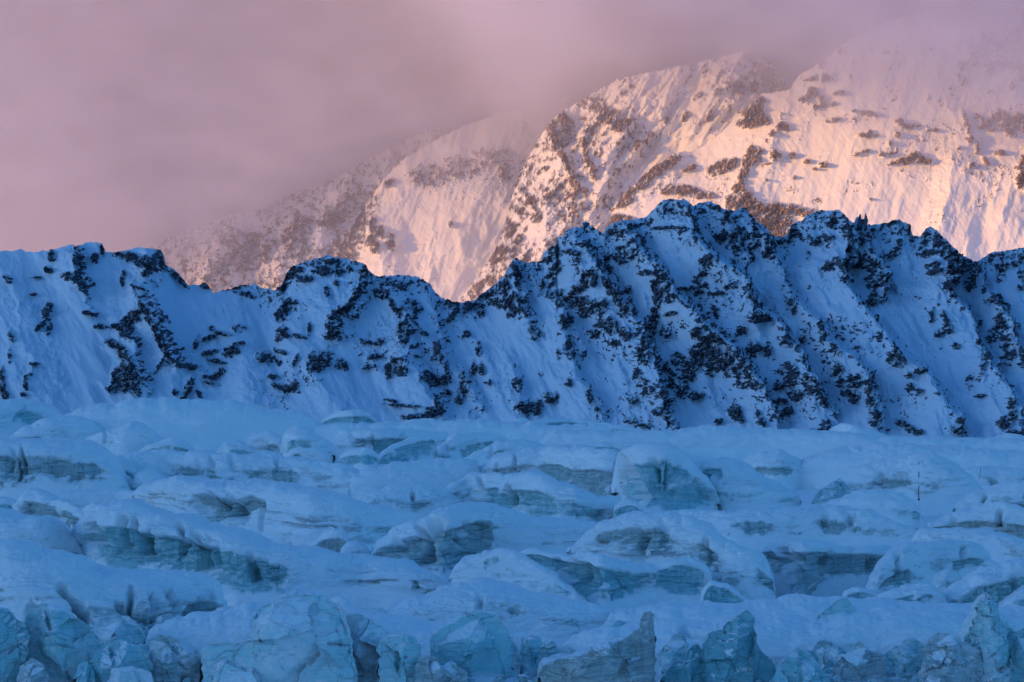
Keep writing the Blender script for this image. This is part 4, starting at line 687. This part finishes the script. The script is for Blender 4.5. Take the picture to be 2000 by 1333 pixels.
B('broken grey ice chunks between the pillar and the turquoise block', [(812,1300),(824,1284),(846,1286),(862,1304),(880,1298),(905,1316),(912,1334)], 1352, 's', .6)
B('large tan grey ice block with a tall right horn, bottom right of centre', [(1056,1322),(1062,1302),(1087,1288),(1157,1265),(1196,1253),(1238,1242),(1253,1234),(1259,1212),(1268,1205),(1276,1224),(1281,1253),(1278,1316)], 1356, 'd', .75, setb=.5)
B('small teal ice block with a white ridge behind the tan grey one', [(1158,1262),(1166,1248),(1182,1232),(1210,1214),(1224,1217),(1235,1240)], 1276, 'g', .7)
B('tall dark teal ice block with a sharp peak, bottom right', [(1376,1300),(1381,1262),(1388,1240),(1415,1235),(1424,1220),(1457,1200),(1469,1212),(1478,1246),(1489,1277),(1510,1305),(1512,1326)], 1350, 't', .95, rough=.6)
B('small pointed dark ice block left of the tall dark teal one', [(1298,1330),(1316,1300),(1330,1286),(1359,1260),(1374,1272),(1384,1298)], 1344, 't', .85, rough=.7)
B('pyramid of grey ice with a blue right face, bottom right', [(1508,1334),(1522,1308),(1540,1286),(1559,1271),(1577,1281),(1597,1302),(1617,1334)], 1358, 'g', .8, rough=.7)
B('wide ice block with a curled snow crust and a green front, lower right', [(1520,1246),(1530,1236),(1562,1218),(1608,1204),(1630,1188),(1650,1176),(1668,1194),(1676,1222),(1684,1250)], [(1520,1262),(1600,1296),(1684,1290)], 'g', .6, setb=.6)
B('grey ice block with a blue shaded right slope, lower right', [(1662,1250),(1672,1222),(1690,1212),(1720,1206),(1751,1199),(1769,1218),(1797,1239),(1825,1250),(1830,1264)], [(1662,1286),(1740,1284),(1830,1272)], 'd', .8)
B('angular pale ice chunk in front of the grey block', [(1724,1296),(1734,1280),(1755,1263),(1786,1253),(1804,1270),(1802,1300)], 1322, 'g', .65)
B('pile of frosted ice chunks below the curled snow crust', [(1630,1300),(1640,1286),(1664,1274),(1681,1259),(1696,1277),(1720,1284),(1730,1308)], 1340, 's', .6)
B('tall ice spire with a shaggy base at the right edge', [(1896,1290),(1904,1246),(1914,1225),(1920,1190),(1927,1162),(1934,1157),(1943,1190),(1958,1204),(1975,1225),(1984,1256),(1992,1310)], 1356, 'g', .6, rough=1.6)
B('rough frosted ice mass left of the tall spire', [(1806,1310),(1812,1270),(1832,1249),(1856,1246),(1877,1260),(1892,1262),(1906,1290),(1908,1330)], 1356, 's', .55, rough=1.8)
B('blue ice wall at the lower right corner behind the spire', [(1968,1290),(1978,1252),(2000,1238),(2040,1232),(2080,1236)], 1352, 'g', .8)

def jumble():
    rnd = random.Random(5)
    for lab, grp, zones in (('broken block of blue white ice half buried in the jumble at lower left', 'broken ice blocks in the lower left jumble',
            [(20,200,1180,1235,7), (60,330,1228,1262,9), (120,420,1255,1300,10)]),
          ('broken block of blue white ice half buried in the jumble at lower right', 'broken ice blocks in the lower right jumble',
            [(1290,1420,1262,1300,5), (1500,1660,1262,1300,6), (1640,1900,1240,1300,13), (1860,1990,1225,1290,6)]),
          ('small block of broken ice lying on the snow behind the turquoise block', 'small ice blocks at lower centre', [(640,830,1215,1270,5), (980,1080,1270,1300,4)])):
        for x0, x1, y0, y1, n in zones:
            for _ in range(n):
                x = rnd.uniform(x0, x1); y = rnd.uniform(y0, y1); w = rnd.uniform(26, 62); h = w*rnd.uniform(.55, .95)
                k = rnd.randint(4, 6); us = sorted([0, 1]+[rnd.uniform(.1, .9) for _ in range(k-2)])
                sk = rnd.uniform(.25, .75)
                pts = [(x+(u-.5)*w, y-h*(.35+.65*(1-abs(u-sk)/max(sk, 1-sk)))*rnd.uniform(.82, 1.05)+ (0 if 0 < u < 1 else h*.25)) for u in us]
                serac(lab, pts, (0, 1), rnd.uniform(.35, .85), rnd.choice('gggbbs'), 'block', base=y+rnd.uniform(14, 26), group=grp, rough=rnd.uniform(.8, 1.5), setb=rnd.uniform(.5, .9))
jumble()

def far_humps():
    rnd = random.Random(21)
    lab = 'low snow covered hump with a thin ice edge in the row along the far edge'
    for _ in range(30):
        x = rnd.uniform(560, 2000); w = rnd.uniform(45, 170)
        yb = 838 + (x-600)*.024 + rnd.uniform(0, 34); h = w*rnd.uniform(.08, .19)
        u = rnd.uniform(.3, .7)
        pts = [(x-w/2, yb-1), (x-w*.3, yb-h*rnd.uniform(.5, .8)), (x+(u-.5)*w*.6, yb-h), (x+w*.3, yb-h*rnd.uniform(.4, .8)), (x+w/2, yb-1)]
        a = rnd.uniform(-.3, .1)*w
        serac(lab, pts, (0, rnd.uniform(.45, .7)), base=yb, icex=[(x+a-w*.15, x+a+w*.25, rnd.uniform(.5, 1.1))], mat=rnd.choice('sbb'), setb=rnd.uniform(.5, .9), group='low humps along the far edge', rough=1.4)
far_humps()
# ---------------------------------------------------------------- rocks standing on the ridge
def ridge_point(px, py):
    xs, yc, yb, P = RIDGE
    c = int(np.clip(np.searchsorted(xs, px), 0, len(xs)-1))
    r = int(np.clip((py-yc[c])/(yb[c]-yc[c]), 0, 1)*(P.shape[0]-1))
    return P[r, c]
def lump(name, label, cat, px, py, wpx, hpx, mat, seed, attr, group=None, sink=.25, dist=None, lean=0, ecc=.8, sharp=1.0, detail=1.0):
    """a rock or chunk of ice: a ball of planes, broken by noise"""
    if dist is None: p = ridge_point(px, py)
    else: p = np.array([(px-CX)/F*dist, dist, H+(CY-py)/F*dist])
    m = p[1]/F; rx, rz = wpx*m/2, hpx*m/2; ry = ecc*rx
    nu, nv = 56, 40
    u = np.linspace(0, 2*math.pi, nu); v = np.linspace(0, math.pi, nv)
    U, V = np.meshgrid(u, v)
    d = np.stack([np.sin(V)*np.cos(U), np.sin(V)*np.sin(U), np.cos(V)], -1)
    rnd = np.random.RandomState(seed); r = np.ones(U.shape)*1.25
    for _ in range(15):
        nv_ = rnd.normal(size=3); nv_ /= np.linalg.norm(nv_)
        r = np.minimum(r, rnd.uniform(.72, .98)/np.maximum(d@nv_, .05))
    r *= 1+detail*(.10*fbm(d[...,0]*2, d[...,1]*2, d[...,2]*2, 4, seed+3) + .03*fbm(d[...,0]*9, d[...,1]*9, d[...,2]*9, 3, seed+5))
    q = d*r[...,None]
    P = np.stack([q[...,0]*rx + lean*q[...,2]*rz, q[...,1]*ry, q[...,2]*rz + rz*(1-sink)], -1)
    P[:, -1] = P[:, 0]
    N = grid_normals(P); N[:, 0] = N[:, 1]; N[:, -1] = N[:, 0]
    if (N*d).sum(-1).mean() < 0: N = -N
    up = N[...,2]
    if attr == 'rock': A = {'rock': (.30-1.1*sstep(.45, .75, up+.3*fbm(d[...,0]*3, d[...,1]*3, d[...,2]*3, 3, seed+8))).ravel()}
    else: A = {'ice': (.75+.3*fbm(d[...,0]*3, d[...,1]*3, d[...,2]*3, 3, seed+8)-1.2*sstep(.45, .85, up)).ravel()}
    Q = grid_faces(nv, nu); vv = P.reshape(-1, 3)
    a = vv[Q]; fn = np.cross(a[:,1]-a[:,0], a[:,2]-a[:,0]); cen = a.mean(1)-np.array([0, 0, rz*(1-sink)])
    if (fn*cen).sum() < 0: Q = Q[:, ::-1].copy()
    base = np.array([p[0], p[1], p[2]])
    o = mesh_obj(name, vv+base.astype(f4), Q, mat, A, origin=base)
    tag(o, label, cat, group)
    return o
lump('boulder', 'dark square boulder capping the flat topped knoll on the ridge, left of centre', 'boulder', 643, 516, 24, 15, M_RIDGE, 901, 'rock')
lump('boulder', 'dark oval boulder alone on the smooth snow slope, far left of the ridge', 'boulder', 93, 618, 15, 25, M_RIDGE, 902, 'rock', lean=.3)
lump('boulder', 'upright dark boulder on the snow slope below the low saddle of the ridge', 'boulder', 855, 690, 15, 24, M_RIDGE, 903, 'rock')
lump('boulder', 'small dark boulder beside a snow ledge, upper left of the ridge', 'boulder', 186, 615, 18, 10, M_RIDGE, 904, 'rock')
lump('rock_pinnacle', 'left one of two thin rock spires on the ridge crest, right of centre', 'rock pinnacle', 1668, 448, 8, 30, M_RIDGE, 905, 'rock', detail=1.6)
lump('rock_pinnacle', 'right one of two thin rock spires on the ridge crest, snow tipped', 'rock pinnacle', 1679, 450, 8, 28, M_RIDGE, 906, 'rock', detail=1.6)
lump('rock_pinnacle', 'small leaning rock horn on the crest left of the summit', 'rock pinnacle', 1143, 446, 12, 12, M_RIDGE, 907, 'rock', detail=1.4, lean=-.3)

# ---------------------------------------------------------------- marker poles
def plain(name, col, ro=.6):
    t = NT(name); pos = t.n('ShaderNodeNewGeometry').outputs['Position']
    n = t.noise(pos, 3.0, 4, .6)
    c2 = tuple(c*.75 for c in col[:3])+(1,)
    b = t.n('ShaderNodeBsdfPrincipled', {'Base Color': t.mix(n, col, c2), 'Roughness': ro})
    return t.out(b.outputs[0])
M_WHITE = plain('worn_white_paint', (.78, .78, .76, 1)); M_RED = plain('dark_red_paint', (.10, .022, .03, 1)); M_STAKE = plain('dark_stake_wood', (.045, .04, .04, 1))
def tube(name, z0, z1, r0, r1, mat, parent=None, origin=(0, 0, 0), lean=0.0, seg=14):
    prof = [(0, z0), (r0*.9, z0), (r0, z0+.02), (r1, z1-.04), (r1*.85, z1), (0, z1)]
    a = np.linspace(0, 2*math.pi, seg)
    P = np.array([[[r*math.cos(t), r*math.sin(t), z] for t in a] for r, z in prof], float)
    P[..., 0] += lean*P[..., 2]
    o = mesh_obj(name, P + np.array(origin), grid_faces(len(prof), seg), mat, origin=origin, parent=None)
    if parent is not None: o.parent = parent; o.location = (0, 0, 0)
    return o
def marker_pole():
    d = 1182.0; m = d/F
    org = ((1794.5-CX)*m, d, H+(CY-976)*m)
    o = tube('marker_pole', -4.0, 17.0, .17, .12, M_WHITE, origin=org)
    tag(o, 'tall thin banded marker pole standing on the snow dome, white and dark red', 'marker pole')
    for z0, z1 in ((.1, 5.6), (9.2, 11.2), (14.4, 15.0)):
        b = tube('red_band', z0, z1, .20, .18, M_RED, parent=o, origin=org)
    tube('base_collar', -.4, .25, .5, .4, M_STAKE, parent=o, origin=org)
marker_pole()
def stake():
    d = 1275.0; m = d/F
    org = ((1914.5-CX)*m, d, H+(CY-924)*m)
    o = tube('marker_stake', -3.0, 2.9, .09, .08, M_STAKE, origin=org, lean=.12)
    tag(o, 'short dark stake leaning in the snow, right of the banded pole', 'stake')
stake()

# ---------------------------------------------------------------- loose ice chunks
def chunks():
    rnd = random.Random(77)
    protos = []
    lab, grp = 'small loose chunk of ice in the rubble at the bottom of the glacier', 'loose ice chunks at the bottom edge'
    spots = []
    for x0, x1, n in ((815, 910, 9), (905, 1062, 20), (1285, 1385, 8), (1480, 1525, 6), (1600, 1735, 16), (1725, 1820, 12), (1880, 1995, 10), (180, 300, 6), (340, 400, 5), (690, 750, 6), (0, 60, 5)):
        for _ in range(n): spots.append((rnd.uniform(x0, x1), rnd.uniform(1296, 1338), rnd.uniform(9, 26)))
    for i, (x, y, w) in enumerate(spots):
        d = gdist(y+9); m = d/F
        if i < 7:
            o = lump('ice_chunk', lab, 'ice chunk', x, y+5, 20, 15, MATS['g' if i % 2 else 'b'], 950+i, 'ice', group=grp, dist=float(d))
            protos.append(o); continue
        o = protos[i % 7].copy(); COL.objects.link(o)
        s = w/20
        o.location = ((x-CX)*m, d, H+(CY-y-5)*m); o.scale = (s*rnd.uniform(.8, 1.3), s, s*rnd.uniform(.8, 1.3)); o.rotation_euler = (rnd.uniform(-.3, .3), rnd.uniform(-.4, .4), rnd.uniform(0, 6.28))
chunks()
# ---------------------------------------------------------------- unseen mountain added left of the frame to keep the glacier in shade
SUN = np.array([-.90, -.42, .125]); SUN = SUN/np.linalg.norm(SUN)
def unseen_sun_blocker():
    A = np.array([SUN[0], SUN[1]])/math.hypot(SUN[0], SUN[1]); U = np.array([A[1], -A[0]])
    us = np.linspace(-3600, 3150, 260); ts = np.linspace(-1, 1, 80)
    Ug, Tg = np.meshgrid(us, ts)
    hgt = 1290 + 120*np.abs(fbm(Ug/800, 0, 3, 4, 201)) + 90*(ridged(Ug/420, Tg*1.2, 2, 3, 205)-.6)*(1-np.abs(Tg))**.3*np.abs(Tg)**.5
    end = sstep(3150, 2600, Ug)*sstep(-3600, -2600, Ug)
    z = -40 + hgt*end*(1-np.abs(Tg))**1.1 + 30*fbm(Ug/150, Tg*8, 2, 4, 210)*np.abs(Tg)**.3
    a = 6760 - Tg*1500 + 90*fbm(Ug/500, Tg, 1, 2, 220)
    P = np.stack([A[0]*a+U[0]*Ug, A[1]*a+U[1]*Ug, z], -1)
    rk = .25*fbm(Ug/100, Tg*9, 1, 4, 230) + .25*(ridged(Ug/420, Tg*1.2, 2, 3, 205)-.8)
    o = mesh_obj('mountain', P, grid_faces(80, 260, False), M_RIDGE, {'rock': rk.ravel()})  # out of view, added and shaped to block the sun from glacier and ridge
    tag(o, kind='structure')
unseen_sun_blocker()

# ---------------------------------------------------------------- low cloud round the peaks
def cloud():
    x0, x1, y0, y1, z0, z1 = -2400, 2400, 4250, 8600, -20, 1500
    V = np.array([[x, y, z] for x in (x0, x1) for y in (y0, y1) for z in (z0, z1)], f4)
    Q = np.array([[0,1,3,2],[4,6,7,5],[0,4,5,1],[2,3,7,6],[0,2,6,4],[1,5,7,3]], np.int32)
    t = NT('cloud_droplets')
    pos = t.n('ShaderNodeNewGeometry').outputs['Position']
    xyz = t.n('ShaderNodeSeparateXYZ', {0: pos}).outputs
    x, y, z = xyz[0], xyz[1], xyz[2]
    u = t.math('DIVIDE', t.math('ADD', x, 1600.0), 3200.0, clamp=True)
    fc = t.n('ShaderNodeFloatCurve', {1: u})
    cv = fc.mapping.curves[0]
    pts = CLOUD_BASE
    P = [((px+1600)/3200, zz/1000) for px, zz in pts]
    while len(cv.points) < len(P): cv.points.new(.5, .5)
    for pt, (a, b) in zip(cv.points, P): pt.location = (a, b)
    fc.mapping.update()
    zb = t.math('MULTIPLY', fc.outputs[0], 1000.0)
    n1 = t.noise(pos, 1/420, 3, .5)
    n2 = t.noise(t.scalevec(pos, (1, 1, 1.7)), 1/130, 5, .62, .4)
    nn = t.math('ADD', t.math('MULTIPLY', t.math('SUBTRACT', n1, .5), 170.0), t.math('MULTIPLY', t.math('SUBTRACT', n2, .5), 210.0))
    h = t.math('ADD', t.math('SUBTRACT', z, zb), nn)
    d1 = t.maprange(h, -70, 190)
    d1 = t.math('POWER', d1, 1.5)
    sheet = t.maprange(t.math('ADD', t.math('ADD', y, t.math('MULTIPLY', x, .3)), t.math('MULTIPLY', t.math('SUBTRACT', n1, .5), 700.0)), 5500, 6250)
    bank = t.math('MULTIPLY', t.math('MULTIPLY', d1, sheet), CLOUD_DENS)
    fv = t.n('ShaderNodeFloatCurve', {1: u}); cv = fv.mapping.curves[0]
    P = [((px+1600)/3200, zz/2000) for px, zz in VEIL_BASE]
    while len(cv.points) < len(P): cv.points.new(.5, .5)
    for pt, (a, b) in zip(cv.points, P): pt.location = (a, b)
    fv.mapping.update()
    h2 = t.math('ADD', t.math('SUBTRACT', z, t.math('MULTIPLY', fv.outputs[0], 2000.0)), nn)
    d2 = t.math('MULTIPLY', t.maprange(h2, -60, 330), t.maprange(y, 4300, 4800))
    thin = t.math('MULTIPLY', t.maprange(y, 4300, 4700), .00020)
    bank = t.math('ADD', bank, thin)
    dens = t.math('MULTIPLY', t.maprange(n2, .30, .70, .45, 1.5), t.math('ADD', bank, t.math('MULTIPLY', t.math('POWER', d2, 1.4), VEIL_DENS)))
    v = t.n('ShaderNodeVolumePrincipled', {'Color': (.81, .83, 1.0, 1), 'Density': dens, 'Anisotropy': CLOUD_G})
    o = t.t.nodes.new('ShaderNodeOutputMaterial'); t.t.links.new(v.outputs[0], o.inputs['Volume'])
    t.m.cycles.volume_step_rate = 1.6
    ob = mesh_obj('clouds', V, Q, t.m); tag(ob, kind='stuff')
    for p in ob.data.polygons: p.use_smooth = False
CLOUD_BASE = [(-1600,20),(-1058,60),(-846,90),(-709,195),(-529,270),(-402,325),(-254,345),(-106,370),(53,440),(190,560),(423,620),(550,640),(740,700),(1058,740),(1600,760)]
VEIL_BASE = [(-1600,1400),(-700,1200),(-400,950),(-250,700),(-106,540),(53,450),(190,480),(423,450),(550,400),(740,350),(1058,350),(1600,300)]
SKY_TINT = (.90, .98, .92, 1)
CLOUD_DENS = .0050
VEIL_DENS = .0031
SKY_STRENGTH = .15
EXPO = 1.25
CLOUD_G = -.15
if not globals().get('NO_CLOUD'): cloud()

# ---------------------------------------------------------------- camera, sky and sun
cd = bpy.data.cameras.new('camera'); cam = bpy.data.objects.new('camera', cd); COL.objects.link(cam)
cam.location = (0, 0, H); cam.rotation_euler = (math.pi/2, 0, 0)
cd.sensor_width = 36; cd.lens = 36*F/2000; cd.clip_start = 1; cd.clip_end = 60000
sc.camera = cam
SUN_EL = math.asin(SUN[2]); SUN_AZ = math.atan2(SUN[0], SUN[1])
w = bpy.data.worlds.new('World'); sc.world = w; w.use_nodes = True
nt = w.node_tree; nt.nodes.clear()
sky = nt.nodes.new('ShaderNodeTexSky'); sky.sky_type = 'NISHITA'; sky.sun_disc = False
sky.sun_elevation = SUN_EL; sky.sun_rotation = SUN_AZ; sky.altitude = 300; sky.air_density = 1.0; sky.dust_density = .9; sky.ozone_density = 6.0
mx = nt.nodes.new('ShaderNodeMix'); mx.data_type = 'RGBA'; mx.blend_type = 'MULTIPLY'; mx.inputs[0].default_value = 1
mx.inputs[7].default_value = SKY_TINT if 'SKY_TINT' in globals() else (1, 1, 1, 1)
bg = nt.nodes.new('ShaderNodeBackground'); bg.inputs[1].default_value = SKY_STRENGTH if 'SKY_STRENGTH' in globals() else .12
wo = nt.nodes.new('ShaderNodeOutputWorld')
nt.links.new(sky.outputs[0], mx.inputs[6]); nt.links.new(mx.outputs[2], bg.inputs[0]); nt.links.new(bg.outputs[0], wo.inputs['Surface'])
ld = bpy.data.lights.new('sun', 'SUN'); ld.energy = 2.1; ld.angle = math.radians(.5); ld.color = (.98, .41, .04)
lo = bpy.data.objects.new('sun', ld); COL.objects.link(lo)
from mathutils import Vector
lo.rotation_euler = Vector(SUN).to_track_quat('Z', 'Y').to_euler()
sc.view_settings.view_transform = 'Standard'; sc.view_settings.look = 'None'; sc.view_settings.gamma = 1
sc.view_settings.exposure = EXPO if 'EXPO' in globals() else 0.0
cy = sc.cycles
cy.use_denoising = True; cy.max_bounces = 8; cy.diffuse_bounces = 3; cy.glossy_bounces = 2; cy.volume_bounces = 4
cy.volume_max_steps = 64; cy.use_adaptive_sampling = True; cy.adaptive_threshold = .02
